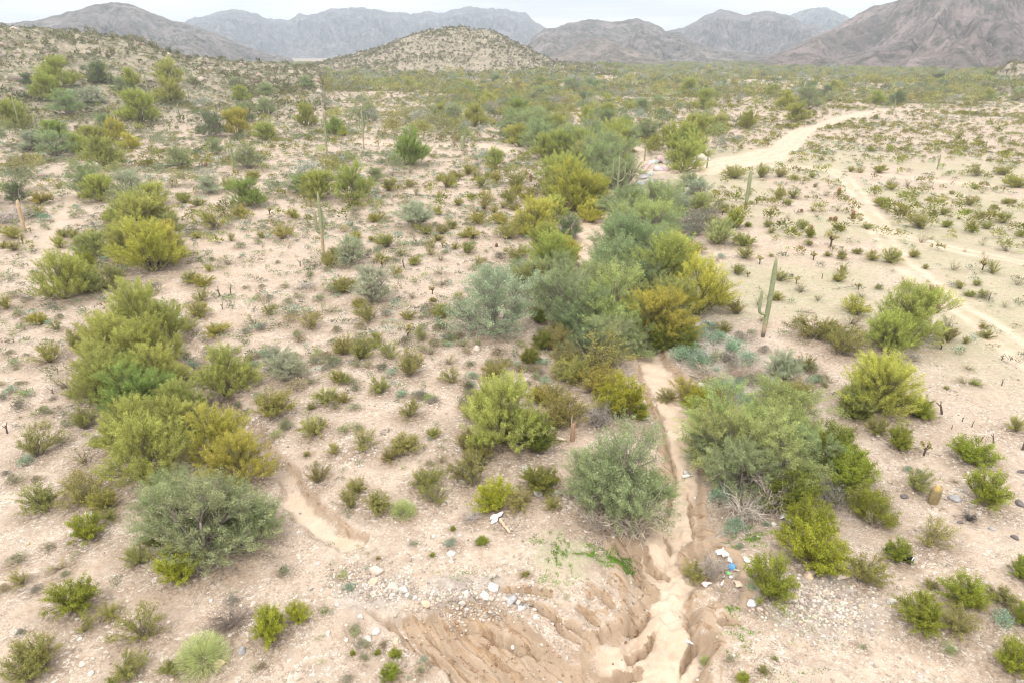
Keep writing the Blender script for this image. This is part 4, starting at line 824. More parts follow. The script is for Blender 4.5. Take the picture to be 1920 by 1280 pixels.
for a, b, h, w_, lab, ln in [(1748,942,36,17,'large lone barrel cactus with pale crown beside the grey boulder',.08),(1572,366,13,6,'slim barrel cactus left of the dirt track',.05),(1598,411,15,6,'upright barrel cactus at the bend of the track',0),
    (1565,415,9,7,'squat barrel cactus, right one of a pair on the flat',.1),(1558,414,7,6,'squat barrel cactus, left one of a pair on the flat',-.3),(1503,397,5,5,'tiny round barrel cactus on the flat',0),(1756,587,17,8,'upright dark barrel cactus near the track',0),
    (1661,609,12,8,'leaning barrel cactus with a smaller one beside',-.25),(1655,610,7,8,'small barrel cactus tucked against a leaning one',-.5),(995,341,14,5,'thin barrel cactus on the far rim, right one',0),(968,337,8,5,'short barrel cactus on the far rim, left one',0),
    (123,484,8,5,'small round barrel cactus on bare soil at the left',0),(931,463,7,5,'little barrel cactus near the wash rim rubble',0),(1520,438,15,6,'barrel cactus rising behind a round creosote',0),(387,317,12,5,'dark barrel cactus on the left plain',0),(60,188,8,4,'tiny far barrel cactus at the left plain',0),(203,216,8,4,'small black barrel cactus on the left plain',0)]:
    x, y, z = (float(v[0]) for v in hit([a], [b])); k = depth(x, y, z)/FPX; barrel(x, y, z, h*k*1.1, w_*k*.5, lab, ln, (.30, .25, .13) if h > 30 else (.20, .12, .085))

# ------------------------------------------------------------------ dead wood
def deadwood(a, b, w_, proto, col, lab, grp='dead brush piles', zs=1, name='dead_brush'):
    x, y, z = (float(v[0]) for v in hit([a], [b])); s = w_*depth(x, y, z)/FPX
    o = obj(name, DB[proto], None, (x, y, z), a*.37, (s, s, s*zs), col); tag(o, lab, 'dead wood', grp); return o
for q in [(20,418,105,2,(.44,.39,.35),'pale fallen branches spread behind the bleached saguaro',1.0),(1330,715,95,0,(.42,.34,.27),'brown driftwood tangle on the right bank slope',1),(1395,712,105,2,(.40,.31,.24),'heaped driftwood sticks below the thin grey tree',1),
    (1390,975,105,0,(.50,.44,.38),'bleached bare branches under the big tree right of wash',1.6),(1440,955,120,1,(.46,.39,.33),'spiky bare limbs spilling from the big right tree',1.5),(1190,1000,160,0,(.50,.43,.35),'bare drooping roots under the grey tree left of wash',1.2),
    (1120,990,110,1,(.40,.34,.28),'thin bare twigs at the left foot of the wash tree',1),(1335,1078,80,2,(.46,.40,.35),'grey leafless bush among the rubbish by the wash',2.2),(435,1168,105,2,(.22,.175,.15),'dark dead branches lying above the fluffy bush',.9),
    (1120,798,62,2,(.45,.40,.37),'grey leafless rounded bush behind the wash tree',2.6),(1640,985,60,1,(.40,.33,.28),'grey twiggy skirt below the bright green bush',1.5),(578,1145,0,0,(0,0,0),'',1),(575,540,60,1,(.42,.38,.34),'thin grey sticks scattered on pale soil mid left',.5),
    (885,975,50,2,(.42,.37,.33),'tangled grey twigs left of the crumpled sheet',1),(700,595,30,1,(.35,.28,.22),'dry twigs under the thin silver tree',1),(640,0,0,0,(0,0,0),'',1),(1815,975,36,2,(.10,.09,.09),'black charred brush heap on right gravel',2),(520,1200,50,1,(.38,.3,.24),'dry stems fanned under the yellow lower bush',.8),
    (395,760,60,2,(.30,.25,.22),'dark dry brush right of the palo verde row',1.5),(1020,880,40,0,(.34,.27,.2),'bark litter between dark scrub and white stones',.5),(1500,545,40,1,(.30,.26,.22),'fine dry sticks on the green flat',.3),(735,330,20,1,(.3,.25,.2),'dry brush left of far palo verde',1)]:
    if q[5]: deadwood(q[0], q[1], q[2], q[3], q[4], q[5], zs=q[6])
def log(a, b, c, d, r, col, lab, name='fallen_log'):
    x, y, z = hit([a, c], [b, d]); rng = np.random.RandomState(int(a)); p0 = np.array([x[0], y[0], z[0]+r*.6]); p1 = np.array([x[1], y[1], z[1]+r*.6]); mid = (p0+p1)/2
    P = limb(p0-mid, p1-mid, rng, 7, .02); o = obj(name, mesh(name, *tube(P, np.linspace(r, r*.6, 7), 7, 1.0), smooth=True, mat=M_BARK), None, mid, 0, None, col); tag(o, lab, 'dead wood', 'fallen sticks and logs')
log(1035,822,1062,826,.09,(.50,.42,.33),'pale fallen log left of the split orange stump')
log(938,975,956,1000,.07,(.50,.38,.28),'tan stick slanting below the crumpled white sheet')
log(1375,1070,1404,1071,.035,(.48,.42,.36),'thin weathered plank lying behind the blue bag','plank')
log(1095,995,1130,1012,.025,(.5,.44,.38),'thin pale stick on the small grass patch')
log(1490,584,1530,588,.03,(.3,.25,.2),'long thin stick on the pink flat')
log(1560,543,1600,538,.03,(.3,.25,.2),'dark stick lying beside the right flat cholla')
log(1292,703,1340,722,.04,(.42,.37,.3),'curved bare limb across the blue green mounds')
log(1160,695,1178,712,.04,(.4,.33,.27),'short root stick at the left wash edge')
# split stump
x, y, z = (float(v[0]) for v in hit([1073], [826])); k = depth(x, y, z)/FPX; e = obj('tree_stump', None, None, (x, y, z), 0)
tag(e, 'split orange brown dead trunk standing upright behind the wash tree', 'stump')
P = np.array([[0, 0, -.05], [.0, 0, .3], [.02, 0, .7], [.02, 0, .95]]); obj('trunk', mesh('trunk', *tube(P, [.13, .11, .10, .05], 9, 1.0, mod=lambda th: 1+.18*np.sin(th*3)), smooth=False, mat=M_BARK), e, color=(.33, .215, .145), s=.9)
P = np.array([[-.04, 0, .5], [-.06, .02, 1.0], [-.05, .02, 1.45]]); obj('splinter', mesh('splinter', *tube(P, [.06, .04, .01], 5, 1.0), mat=M_BARK), e, color=(.40, .30, .21), s=.9)
P = np.array([[.07, 0, .5], [.10, .0, .9], [.10, .0, 1.1]]); obj('splinter', mesh('splinter', *tube(P, [.05, .035, .01], 5, 1.0), mat=M_BARK), e, color=(.34, .25, .17), s=.9)

# ------------------------------------------------------------------ rocks
def ico(sub):
    import bmesh
    b = bmesh.new(); bmesh.ops.create_icosphere(b, subdivisions=sub, radius=1); v = np.array([p.co[:] for p in b.verts]); f = np.array([[p.index for p in q.verts] for q in b.faces]); b.free(); return v, f
IV, IF = ico(3); IV1, IF1 = ico(1)
def rock_proto(seed):
    rng = np.random.RandomState(seed); v = IV.copy()
    for _ in range(9):      # chip flat facets off a ball
        n = nrm(rng.normal(size=(1, 3)))[0]; d = v@n; c = rng.uniform(.55, .85); v -= np.maximum(d-c, 0)[:, None]*n*.92
    v *= 1 + .05*fbm(v[:, 0]*3+seed, v[:, 1]*3+v[:, 2]*2, 3, seed)[:, None]; v *= np.array([.5, .5*rng.uniform(.65, .95), .5*rng.uniform(.5, .75)])
    return mesh('rock', v, IF, None, True, M_ROCK)
RP = [rock_proto(i) for i in range(6)]
RK = [(707,1078,32,'p'),(700,1095,22,'t'),(735,1105,26,'p'),(757,1112,22,'w'),(735,1118,14,'w'),(764,1118,12,'w'),(778,1124,14,'w'),(797,1138,22,'t'),(866,1134,20,'w'),(857,1142,12,'w'),(875,1145,11,'w'),(908,1122,24,'w'),(926,1107,26,'w'),(876,1118,18,'w'),
 (960,1131,28,'g'),(972,1140,20,'g'),(978,1145,18,'w'),(986,1140,16,'g'),(1004,1160,14,'w'),(704,1190,22,'w'),(676,1160,16,'w'),(690,1202,18,'w'),(650,1202,12,'w'),(742,1206,18,'t'),(1008,1162,10,'w'),(846,1043,20,'w'),(851,1040,12,'w'),(814,1008,14,'w'),(963,1216,12,'w'),(867,1168,9,'w'),
 (983,888,24,'w'),(1008,930,34,'w'),(1040,932,30,'w'),(893,660,20,'p'),(889,888,0,'w'),(1515,1085,24,'t'),(1581,1085,26,'p'),(1523,1077,16,'w'),(1672,1134,22,'w'),(1640,1138,12,'w'),(1695,935,18,'k'),(1791,942,28,'g'),(1912,950,22,'k'),(1800,982,14,'k'),(1903,1012,16,'k'),(1860,995,14,'g'),(1914,888,16,'k'),
 (600,788,10,'w'),(475,790,10,'w'),(412,1250,24,'t'),(455,1225,20,'g'),(155,1248,16,'p'),(172,1265,14,'w'),(168,970,26,'w'),(133,1005,16,'w'),(150,1200,12,'w'),(615,1190,14,'w'),(632,1135,12,'w'),(595,1060,12,'w'),(560,1000,10,'w'),(655,1045,0,'w'),(30,1200,0,'w'),(396,1128,11,'w'),(52,1022,10,'t'),(275,1242,8,'w'),
 (1287,893,22,'w'),(1303,935,9,'w'),(1315,722,0,'w'),(1450,985,14,'w'),(1648,900,0,'w'),(1646,820,9,'w'),(1610,681,9,'w'),(1480,960,0,'w'),
 (1212,320,26,'w'),(1225,312,22,'w'),(1240,311,34,'w'),(1250,324,20,'w'),(1208,340,22,'w'),(1216,350,26,'w'),(1222,360,18,'w'),(1205,330,22,'t'),(1235,325,24,'w'),(1200,352,20,'w'),(1228,345,20,'w'),(1215,372,16,'w'),(1210,362,14,'w'),(1253,312,22,'w'),(1262,320,14,'w'),(1314,306,32,'w'),(1304,308,14,'w'),(1326,305,18,'w'),(1218,333,18,'w'),(1244,340,16,'p'),(1214,383,12,'w'),(1290,365,20,'t'),(1305,358,22,'p'),(1260,352,14,'p'),
 (1700,1100,0,'w'),(1745,1243,0,'w'),(1890,1150,0,'w'),(1725,1270,10,'w'),(1660,1262,8,'t'),(1568,1255,8,'w'),(1640,1105,8,'w'),(1440,1090,12,'w')]
RC = {'w': (.52, .485, .44), 'p': (.56, .47, .40), 't': (.58, .44, .32), 'g': (.34, .33, .33), 'k': (.15, .13, .13)}
RW = {'w': 'white', 'p': 'pinkish', 't': 'tan', 'g': 'grey', 'k': 'dark'}; rkc = {}
rk = [r for r in RK if r[2] > 0]; rks = [(where('R', r[0], r[1]), r) for r in rk]; rks.sort(key=lambda q: q[0][1])
hx, hy, hz = hit([q[1][0] for q in rks], [q[1][1]-q[1][2]*.2 for q in rks])
for i, ((k, dd), (a, b, w_, t)) in enumerate(rks):
    n = rkc.get(k, 0); rkc[k] = n+1; s = w_*depth(hx[i], hy[i], hz[i])/FPX*(1.05 if b < 400 else 1); c = RC[t] if b >= 400 else tuple(v*random.uniform(.7, 1.0) for v in RC[t])
    if b < 400: lab, g = 'pale boulder among others piled in the rocky head of the wash', 'boulders heaped in the wash head'
    else: lab, g = '%s %s, %s %s %s' % (RW[t], 'boulder' if s > .4 else 'stone', ORD[min(n, 29)], k[1], k[2]), 'loose stones in the foreground'
    j = random.uniform(.92, 1.08); o = obj('boulder' if s > .4 else 'stone', RP[i % 6], None, (hx[i], hy[i], hz[i]+s*.10), i*1.7, (s, s, s*random.uniform(.8, 1.1)), tuple(v*j for v in c)); tag(o, lab, 'rock', g)

# ------------------------------------------------------------------ rubbish
def place(a, b): return tuple(float(v[0]) for v in hit([a], [b]))
def sheet(a, b, w_, col, lab, name, cat, seed, amp=.25, asp=.7, n=16):
    x, y, z = place(a, b); s = w_*depth(x, y, z)/FPX; g = np.linspace(-.5, .5, n); U, V = np.meshgrid(g, g); rng = np.random.RandomState(seed)
    q = np.arctan2(V, U); rr = np.maximum(np.abs(U), np.abs(V))*(1 + .25*np.sin(q*3+seed) + .12*np.sin(q*7)); U, V = np.cos(q)*rr, np.sin(q)*rr*asp
    h = amp*(.5 + .5*fbm(U*4+seed, V*4, 4, seed)) * (1 - 1.6*rr**2)
    v = np.stack([U, V, h], -1).reshape(-1, 3)*s; ii = (np.arange(n-1)[:, None]*n + np.arange(n-1)[None, :]).ravel(); f = np.stack([ii, ii+1, ii+1+n, ii+n], -1)
    lo = v.copy(); lo[:, 2] -= .012; m = len(v); bd = list(range(n)) + [i*n+n-1 for i in range(1, n)] + [n*n-1-i for i in range(1, n)] + [(n-1-i)*n for i in range(1, n-1)]
    sd = np.array([[bd[i], bd[(i+1) % len(bd)], bd[(i+1) % len(bd)]+m, bd[i]+m] for i in range(len(bd))])
    me = mesh(name, np.vstack([v, lo]), np.vstack([f, f[:, ::-1]+m, sd[:, ::-1]]), None, True, M_JUNK)
    return tag(obj(name, me, None, (x, y, z+.02), seed*.7, None, col), lab, cat, 'rubbish dumped by the wash')
def bag(a, b, w_, col, lab, seed, name='plastic_bag'):
    x, y, z = place(a, b); s = w_*depth(x, y, z)/FPX; v = IV*np.array([.5, .4, .36]); v = v*(1 + .35*fbm(v[:, 0]*5+seed, v[:, 1]*5+v[:, 2]*4, 4, seed)[:, None]); v[:, 2] = np.maximum(v[:, 2], -.18)
    e = obj(name, mesh(name, v*s, IF, None, True, M_JUNK), None, (x, y, z+.16*s), seed, None, col); return tag(e, lab, 'rubbish', 'rubbish dumped by the wash')
def bottle(a, b, w_, col, lab, rz):
    x, y, z = place(a, b); s = w_*depth(x, y, z)/FPX; t = np.array([0, .02, .1, .6, .72, .8, .88, .9, 1.0]); r = np.array([.09, .13, .14, .14, .11, .06, .05, .06, .06])
    P = np.stack([t-.5, 0*t, 0*t], -1); o = obj('bottle', mesh('bottle', *tube(P*s, r*s, 14, 1.0), smooth=True, mat=M_JUNK), None, (x, y, z+.14*s), rz, None, col)
    tag(o, lab, 'bottle', 'rubbish dumped by the wash')
sheet(1358,1034,34,(.74,.70,.62),'flat pale board with curved edges lying above the blue bag','board','rubbish',1,.06,.6)
sheet(1368,1050,18,(.74,.74,.74),'white torn bag just above the blue bag','paper_scrap','rubbish',2,.3,.4)
sheet(1402,1052,22,(.70,.68,.64),'white tattered scrap right of the blue bag','paper_scrap','rubbish',3,.3,.5)
sheet(1388,1096,24,(.58,.44,.34),'tan crumpled cardboard left of the green bush','cardboard','rubbish',4,.3,.6)
sheet(1324,1096,18,(.70,.52,.50),'pinkish scrap at the edge of the wash','paper_scrap','rubbish',5,.35,.6)
sheet(930,972,36,(.72,.72,.74),'crumpled white plastic sheet beside the yellow bush','plastic_sheet','rubbish',6,.35,.45)
sheet(1473,972,22,(.62,.60,.60),'grey plastic sheet against the tall yellow bush','plastic_sheet','rubbish',7,.5,.8)
sheet(1292,1204,14,(.66,.66,.74),'white and blue wrapper on the sandy wash bed','wrapper','rubbish',8,.3,.5)
bag(1372,1064,17,(.12,.34,.62),'blue plastic bag lying in the rubbish by the wash',3)
bag(1365,1075,9,(.22,.55,.22),'small green bag in front of the blue bag',5)
bag(1410,1134,20,(.66,.67,.70),'white plastic bag under the left foot of the green bush',7)
bag(1314,725,16,(.62,.58,.56),'white bag caught among blue green mounds',9)
bag(1370,1082,8,(.7,.68,.66),'small white bag below the green bag',11)
bag(1300,770,8,(.7,.7,.7),'white litter left of the yellow green bank bush',12)
bag(1308,772,12,(.55,.62,.58),'pale green litter under the yellow bank bush',13)
bottle(1354,1094,16,(.74,.72,.72),'white bottle lying at the edge of the rubbish',1.0)
bottle(1357,1081,9,(.6,.62,.7),'small pale bottle left of the green bag',.6)
bottle(1288,894,20,(.78,.76,.74),'white container on the sand beside the big tree',.2)
# white box left gully
x, y, z = place(330, 605); k = depth(x, y, z)/FPX; import bmesh
def boxmesh(name, sx_, sy_, sz_, bev=.03):
    b = bmesh.new(); bmesh.ops.create_cube(b, size=1); bmesh.ops.scale(b, vec=(sx_, sy_, sz_), verts=b.verts); bmesh.ops.bevel(b, geom=list(b.edges), offset=bev, segments=2, affect='EDGES')
    me = bpy.data.meshes.new(name); b.to_mesh(me); b.free(); me.materials.append(M_JUNK); return me
e = obj('discarded_box', None, None, (x, y, z+.18), .3); tag(e, 'white dented box dumped behind the palo verde row', 'box')
e.rotation_euler = (.25, .1, .3)
obj('body', boxmesh('body', 18*k, 9*k, 9*k), e, color=(.74, .74, .70)); o = obj('lid_flap', boxmesh('lid_flap', 18*k, 5*k, .02, .008), e, color=(.70, .70, .66)); o.location = (0, -6.6*k, 5*k); o.rotation_euler = (.5, 0, 0)
# black pipe with white rims, half hidden by a bush
p = hit([1661, 1710], [1032, 1055]); p0 = np.array([p[0][0], p[1][0], p[2][0]+.1]); p1 = np.array([p[0][1], p[1][1], p[2][1]+.1]); mid = (p0+p1)/2
e = obj('drain_pipe', None, None, mid, 0); tag(e, 'black pipe with white rims lying behind a small green bush', 'pipe')
def ring(P, r, rin, n, name, col):
    A = tube(P, np.full(len(P), r), n, 1.0, cap=False); B = tube(P, np.full(len(P), rin), n, 1.0, cap=False); m = len(A[0]); q = np.arange(n); q2 = (q+1) % n; l = (len(P)-1)*n
    ends = np.vstack([np.stack([q, q2, q2+m], -1), np.stack([q, q2+m, q+m], -1), np.stack([l+q2, l+q, l+q+m], -1), np.stack([l+q2, l+q+m, l+q2+m], -1)])
    obj(name, mesh(name, np.vstack([A[0], B[0]]), np.vstack([A[1], B[1][:, ::-1]+m, ends]), np.ones(2*m), False, M_JUNK), e, color=col)
dv = (p1-p0); ring(np.array([-dv/2, dv*0, dv/2]), .11, .095, 24, 'tube', (.03, .03, .035))
for sgn in (-1, 1): ring(np.array([sgn*dv*.5, sgn*dv*.53]), .13, .095, 24, 'rim', (.72, .72, .72))

# ------------------------------------------------------------------ scattered vegetation (world-space density)
def scatter(n, rmin, rmax, rng, p=1.0, tmax=.84):
    r = np.sqrt(rng.uniform(0, 1, n)**p*(rmax**2 - rmin**2) + rmin**2); a = rng.uniform(-math.atan(tmax), math.atan(tmax), n)
    return np.sin(a)*r, np.cos(a)*r
def lod(seed, n, Lf, Wf, hgt, dome=True):
    rng = np.random.RandomState(seed); nb = 5; bc = np.stack([rng.uniform(-.24, .24, nb), rng.uniform(-.24, .24, nb), rng.uniform(.25, .6, nb)*hgt], -1); k = rng.randint(0, nb, n)
    q = nrm(rng.normal(size=(n, 3))); q[:, 2] = np.where(rng.rand(n) < .75, np.abs(q[:, 2]), q[:, 2]*.8); rad = .28
    c = bc[k] + q*rad*rng.uniform(.55, 1, n)[:, None]*np.array([1, 1, hgt]); c[:, 2] = np.maximum(c[:, 2], .0); d = q + rng.normal(size=(n, 3))*.5 + np.array([0, 0, .3])
    v = rng.uniform(.75, 1.25, n); return leaves(c, d, Lf*rng.uniform(.7, 1.2, n), Wf, rng, np.stack([v, v, v], -1))
def mass(name, x, y, z, s, cols, protos, rng, label, cat, hz=1.0):
    k = rng.randint(0, len(protos), len(x)); V, F, C, o = [], [], [], 0
    for j, (pv, pf, pc) in enumerate(protos):
        m = k == j; n = m.sum()
        if not n: continue
        a = rng.uniform(0, 2*pi, n); ca, sa = np.cos(a), np.sin(a); v = np.empty((n, len(pv), 3), np.float32)
        v[..., 0] = (pv[:, 0]*ca[:, None] - pv[:, 1]*sa[:, None])*s[m][:, None] + x[m][:, None]; v[..., 1] = (pv[:, 0]*sa[:, None] + pv[:, 1]*ca[:, None])*s[m][:, None] + y[m][:, None]
        v[..., 2] = pv[:, 2]*s[m][:, None]*hz + z[m][:, None]; f = pf[None] + (np.arange(n)*len(pv))[:, None, None] + o
        c = pc[None]*cols[m][:, None, :]; V.append(v.reshape(-1, 3)); F.append(f.reshape(-1, 3)); C.append(c.reshape(-1, 3)); o += n*len(pv)
    ob = obj(name, mesh(name, np.vstack(V), np.vstack(F), np.vstack(C), False, M_SCAT), color=(1, 1, 1)); return tag(ob, label, cat, kind='stuff')
def free(x, y, pad=.3, roads=True):
    z, sand, cut, rub, grn, hm = terrain(x, y, True); z = gz(x, y); ok = (sand < .3) & (cut < .35)
    near = np.hypot(x, y) < 130
    for cx, cy, r in OC: ok &= ~(near & ((x-cx)**2 + (y-cy)**2 < (r+pad)**2))
    return ok, z, hm
def tints(n, tab, w_, rng, jit=.15):
    ks = list(tab); c = np.array([tab[k] for k in ks])[rng.choice(len(ks), n, p=np.array(w_)/sum(w_))]; return c*rng.uniform(1-jit, 1+jit, (n, 1))*rng.uniform(.95, 1.05, (n, 3))
rng = np.random.RandomState(90)
# low bursage everywhere, thicker on the left
x, y = scatter(170000, 13, 320, rng, 1.2); az = np.degrees(np.arctan2(x, y)); rr = np.hypot(x, y)
dens = np.where(az < 4, 1, .4)*(.3 + .7*ss(-.2, .15, fbm(x/3.5, y/3.5, 3, 8)))*(.35 + .65*ss(-.1, .25, fbm(x/12, y/12, 3, 7)))*(.38 + .62*ss(26, 40, rr))*np.where((az > 10) & (rr < 120), .35, 1)
m = rng.rand(len(x)) < dens; x, y = x[m], y[m]; ok, z, hm = free(x, y); x, y, z = x[ok], y[ok], z[ok]; s = rng.uniform(.32, .9, len(x))*np.where(np.hypot(x, y) > 90, 1.3, np.where(np.hypot(x, y) < 26, .5, 1.1))
o_ = np.argsort(np.hypot(x, y)/s); x, y, z, s = x[o_], y[o_], z[o_], s[o_]; nI = 300 - sum(p[0] == 'B' for p in PL)
bt = list(TB); ti = rng.choice(len(bt), len(x), p=[.5, .12, .16, .1, .05, .07])
for i in range(nI):
    place_plant('B', x[i], y[i], z[i], s[i], bt[ti[i]], 'small low bursage mound scattered on the bare gravelly ground', 'bursage mounds scattered over bare ground', np.random.RandomState(i))
x, y, z, s = x[nI:], y[nI:], z[nI:], s[nI:]
mass('bursage_scrub', x, y, z-.02, s, tints(len(x), TB, [.5, .12, .16, .1, .05, .07], rng), [lod(600+i, 60, .14, .07, .66) for i in range(4)], rng, 'countless low grey green bursage mounds over the desert floor', 'scrub')
nB = len(x)
# creosote flats
x, y = scatter(84000, 28, 700, rng, 1.3); az = np.degrees(np.arctan2(x, y)); rr = np.hypot(x, y)
dens = np.where(az > 10, .9, .62)*(.3 + .7*ss(-.2, .25, fbm(x/22, y/22, 3, 17)))*(.35 + .65*ss(-.15, .15, fbm(x/5, y/5, 3, 19)))*ss(50, 90, rr)*(1-.0*ss(150, 300, rr))
m = rng.rand(len(x)) < dens; x, y = x[m], y[m]; ok, z, hm = free(x, y); ok &= hm < .97; x, y, z = x[ok], y[ok], z[ok]; s = rng.uniform(.8, 1.9, len(x))*(1 + .3*ss(150, 400, np.hypot(x, y)))
o_ = np.argsort(np.hypot(x, y)/s); x, y, z, s = x[o_], y[o_], z[o_], s[o_]; nI = max(0, 318 - sum(p[0] == 'C' for p in PL))
ct = list(TC)
for i in range(nI): place_plant('C', x[i], y[i], z[i], s[i], ct[rng.choice([0, 2, 4])], 'olive creosote bush scattered on the middle distance flats', 'creosote bushes in the middle distance', np.random.RandomState(i))
x, y, z, s = x[nI:], y[nI:], z[nI:], s[nI:]
mass('creosote_scrub', x, y, z-.03, s, tints(len(x), TC, [.4, .12, .12, .0, .26, .0, .10], rng)*.80, [lod(620+i, 90, .15, .06, .8) for i in range(4)], rng, 'countless olive creosote bushes over the distant flats', 'scrub')
nC = len(x)
# palo verde and ironwood woodland of the far plain
CANOPY = [lod(640+i, 130, .13, .05, .85) for i in range(4)]
CM = [mesh('far_crown', *lod(650+i, 900, .055, .022, .85), mat=M_SCAT) for i in range(5)]
NT = {}
for kind, tab, wts, n, sd in (('P', TP, [.45, .06, .35, .02, .12, .0], 19000, 1), ('I', TI, [.45, .25, .15, .15, .0], 15000, 2)):
    rng = np.random.RandomState(700+sd); x, y = scatter(n, 75, 1150, rng, 1.15); az = np.degrees(np.arctan2(x, y)); rr = np.hypot(x, y)
    dens = (.12 + .88*ss(-.25, .3, fbm(x/60, y/60, 3, 27)))*np.where(az > 18, ss(150, 320, rr), 1)*(.35+.65*ss(90, 240, rr))
    m = rng.rand(n) < dens; x, y = x[m], y[m]; ok, z, hm = free(x, y, 1.5); ok &= hm < .3 + .55*rng.rand(len(hm)); x, y, z = x[ok], y[ok], z[ok]; s = rng.uniform(2.4, 5.8, len(x))*(1+.25*ss(150, 400, np.hypot(x, y)))
    o_ = np.argsort(np.hypot(x, y)/s); x, y, z, s = x[o_], y[o_], z[o_], s[o_]; nI = 300 - sum(p[0] == kind for p in PL); cols = tints(len(x), tab, wts, rng)*np.array([.90, .84, 1.0])
    for i in range(nI):
        nm, cat, nice, _ = NAMES[kind]; o = obj(nm, CM[i % 5], None, (x[i], y[i], z[i]-.05), i*.7, (s[i], s[i], s[i]*.95), tuple(cols[i])); tag(o, 'distant rounded %s in the open woodland towards the hills' % nice, cat, '%ss of the distant woodland' % nice)
    mass(('palo_verde_woodland', 'ironwood_woodland')[sd-1], x[nI:], y[nI:], z[nI:]-.05, s[nI:], cols[nI:], CANOPY, rng, ('far woodland of yellow green palo verde crowns before the hills', 'far woodland of grey green ironwood crowns before the hills')[sd-1], 'woodland'); NT[kind] = len(x)
# shrubs clinging to the near hills
rng = np.random.RandomState(801); x, y = scatter(110000, 130, 800, rng, .95); z, *_m, hm = terrain(x, y, True); z = gz(x, y); m = (hm > .15) & (rng.rand(len(x)) < .35 + .6*ss(-.15, .2, fbm(x/18, y/18, 4, 47))); x, y, z = x[m], y[m], z[m]; s = rng.uniform(.6, 1.0, len(x))*(1 + 2.0*rng.rand(len(x))**3)
mass('hillside_scrub', x, y, z-.05, s*1.25, tints(len(x), {'a': (.20, .20, .11), 'b': (.24, .22, .13), 'c': (.17, .18, .10), 'd': (.27, .25, .16)}, [.4, .3, .2, .2], rng), [lod(660+i, 40, .25, .12, .8) for i in range(4)], rng, 'dark shrubs dotting the rocky slopes of the near hills', 'scrub')
def crag(seed):
    r_ = np.random.RandomState(seed); v = IV1*r_.uniform(.6, 1.3, (len(IV1), 1))*np.array([.6, .5, .42]); return v, IF1, np.ones((len(v), 3))
rng = np.random.RandomState(850); x, y = scatter(60000, 130, 960, rng, .95); *_m, hm = terrain(x, y, True); m = (hm > .25) & (rng.rand(len(x)) < .06 + .5*ss(.0, .3, fbm(x/22, y/22, 4, 39))); x, y = x[m], y[m]; s = .6 + 3.4*rng.uniform(0, 1, len(x))**3
o = mass('hillside_rocks', x, y, gz(x, y)-s*.05, s, tints(len(x), {'a': (.42, .35, .30), 'b': (.33, .265, .22), 'c': (.22, .175, .15)}, [.15, .45, .40], rng, .12), [crag(i) for i in range(5)], rng, 'rocky outcrops and loose boulders on the near hills', 'rocks')
o.data.materials[0] = solid('hill_stone', (1, 1, 1), .95, .15, .6, 0)
# loose gravel and stones
def pebble(seed):
    r_ = np.random.RandomState(seed); v = IV1*r_.uniform(.75, 1.2, (len(IV1), 1))*np.array([.5, .42, .3]); return v, IF1, np.ones((len(v), 3))
rng = np.random.RandomState(900); x, y = scatter(26000, 12, 60, rng, 1.15); z, sand, cut, rub, grn, hm = terrain(x, y, True)
m = rng.rand(len(x)) < (.30 + .7*ss(-.1, .3, fbm(x/3, y/3, 3, 37)) - .5*sand - .25*cut + rub*.5)*(1 - .4*ss(30, 55, np.hypot(x, y))); x, y, z = x[m], y[m], z[m]
s = .035 + .13*rng.uniform(0, 1, len(x))**4 + .012*(np.hypot(x, y) > 25)
g = plane([1540, 1505, 720, 860, 650, 960], [1130, 1095, 1105, 1120, 1080, 1120]); ex = []
for (cx, cy), (n, rx, ry) in zip(g, ((1500, 1.6, 1.3), (300, .8, .5), (500, 1.2, .6), (600, 1.4, .5), (250, 1.0, .8), (300, 1.2, .5))):
    ex.append(np.stack([cx + rng.normal(size=n)*rx*.5, cy + rng.normal(size=n)*ry*.5, .05 + .12*rng.uniform(0, 1, n)**2.5], -1))
ncl = 5200; cx_ = rng.uniform(-5, 4.5, ncl*4); cy_ = rng.uniform(12.2, 22, ncl*4); cq = terrain(cx_, cy_, True)[2]; cm_ = rng.rand(ncl*4) < cq*.14; nst = sum(len(e_) for e_ in ex) + len(x)
ex.append(np.stack([cx_[cm_], cy_[cm_], .03 + .10*rng.uniform(0, 1, cm_.sum())**2.5], -1)); ncl = cm_.sum()
ex = np.vstack(ex); x = np.hstack([x, ex[:, 0]]); y = np.hstack([y, ex[:, 1]]); s = np.hstack([s, ex[:, 2]]); z = gz(x, y)
gcol = tints(len(x), {'a': (.53, .475, .41), 'b': (.44, .36, .29), 'c': (.35, .28, .23), 'd': (.26, .22, .20)}, [.36, .3, .22, .12], rng, .12); gcol[nst:] = tints(ncl, {'a': (.30, .20, .13), 'b': (.22, .14, .09), 'c': (.42, .33, .25)}, [.5, .3, .2], rng, .12)
o = mass('gravel', x, y, z+s*.08, s, gcol, [pebble(i) for i in range(6)], rng, 'loose pale stones and gravel littering the slopes', 'gravel')
o.data.materials[0] = solid('gravel_stone', (1, 1, 1), .95, .1, 2, 0)
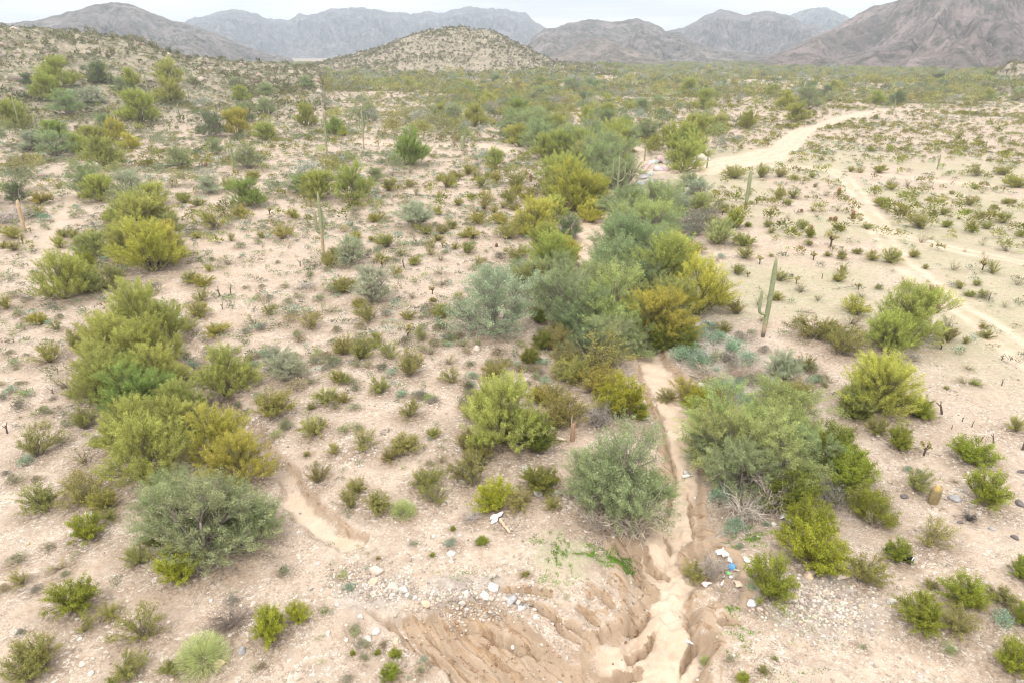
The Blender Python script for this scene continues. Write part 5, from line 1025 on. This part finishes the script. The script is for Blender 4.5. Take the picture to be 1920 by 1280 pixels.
# fresh grass patches
rng = np.random.RandomState(950); gp = []
for (a, b, rx, ry, n) in ((1165, 1030, 1.3, .55, 2300), (1050, 1030, .35, 1.0, 700), (1150, 1015, .9, .3, 500), (1415, 985, .8, .6, 900), (1375, 1130, .3, .3, 200), (1050, 1090, .9, .7, 260), (1390, 1190, .5, .5, 260), (1450, 1265, 1.2, .5, 200), (1500, 1150, 1.4, .9, 300), (1005, 1010, .3, .3, 160), (870, 1080, .8, .4, 140)):
    c = plane([a], [b])[0]; k = rng.randint(0, 26, n); cc = rng.normal(size=(26, 2))*.5; gp.append(c + (cc[k] + rng.normal(size=(n, 2))*.09)*np.array([rx, ry]))
gp = np.vstack(gp); z = gz(gp[:, 0], gp[:, 1]); n = len(gp)
C = np.stack([gp[:, 0], gp[:, 1], z-.005], -1); D = rng.normal(size=(n, 3))*.5 + np.array([0, 0, 1]); v = rng.uniform(.75, 1.25, n)
me = mesh('grass', *leaves(C, D, rng.uniform(.03, .09, n), .03, rng, np.stack([v*.20, v*.32, v*.06], -1)), mat=M_SCAT)
tag(obj('grass', me, color=(1, 1, 1)), 'thin patches of fresh green grass on bare soil', 'grass', kind='stuff')
print('scatter', nB, nC, NT)

# ------------------------------------------------------------------ leaf litter and darker crusted soil round the plants, with contact shade painted in
litter_shade = np.zeros(XX.shape, np.float32)
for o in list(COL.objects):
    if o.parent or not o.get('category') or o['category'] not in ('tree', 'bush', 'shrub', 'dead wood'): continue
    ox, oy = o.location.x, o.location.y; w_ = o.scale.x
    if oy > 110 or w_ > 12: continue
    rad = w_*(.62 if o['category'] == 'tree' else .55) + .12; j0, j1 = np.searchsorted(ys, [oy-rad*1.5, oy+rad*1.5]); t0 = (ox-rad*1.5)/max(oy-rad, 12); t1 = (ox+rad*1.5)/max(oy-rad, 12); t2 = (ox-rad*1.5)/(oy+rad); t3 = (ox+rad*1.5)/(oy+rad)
    i0, i1 = np.searchsorted(ts, [min(t0, t2), max(t1, t3)]); q = litter_shade[j0:j1, i0:i1]
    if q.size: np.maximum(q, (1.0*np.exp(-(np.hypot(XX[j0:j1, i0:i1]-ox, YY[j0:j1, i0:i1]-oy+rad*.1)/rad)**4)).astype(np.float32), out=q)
al = ground_me.attributes.new('litter', 'FLOAT', 'POINT'); al.data.foreach_set('value', (litter_shade.ravel()*(1-SANDG*.6)).astype(np.float32))  # mask holds both litter and the painted contact shade under plants

# ------------------------------------------------------------------ haze
b = bmesh.new(); bmesh.ops.create_cube(b, size=1); me = bpy.data.meshes.new('haze'); b.to_mesh(me); b.free()
zlow = float(min(zz.min(), -6)) - 1.0
hz = obj('haze', me, None, (0, 1875, (zlow + 420)/2)); hz.scale = (12000, 4350, 420 - zlow)
m, N, L = mat('haze_air'); o = N('ShaderNodeOutputMaterial'); v = N('ShaderNodeVolumePrincipled'); L(v.outputs[0], o.inputs['Volume'])
v.inputs['Color'].default_value = (.74, .85, 1.0, 1); v.inputs['Density'].default_value = .00030; v.inputs['Anisotropy'].default_value = .0
me.materials.append(m); tag(hz, 'pale blue haze over the desert and mountains', 'haze', kind='stuff')
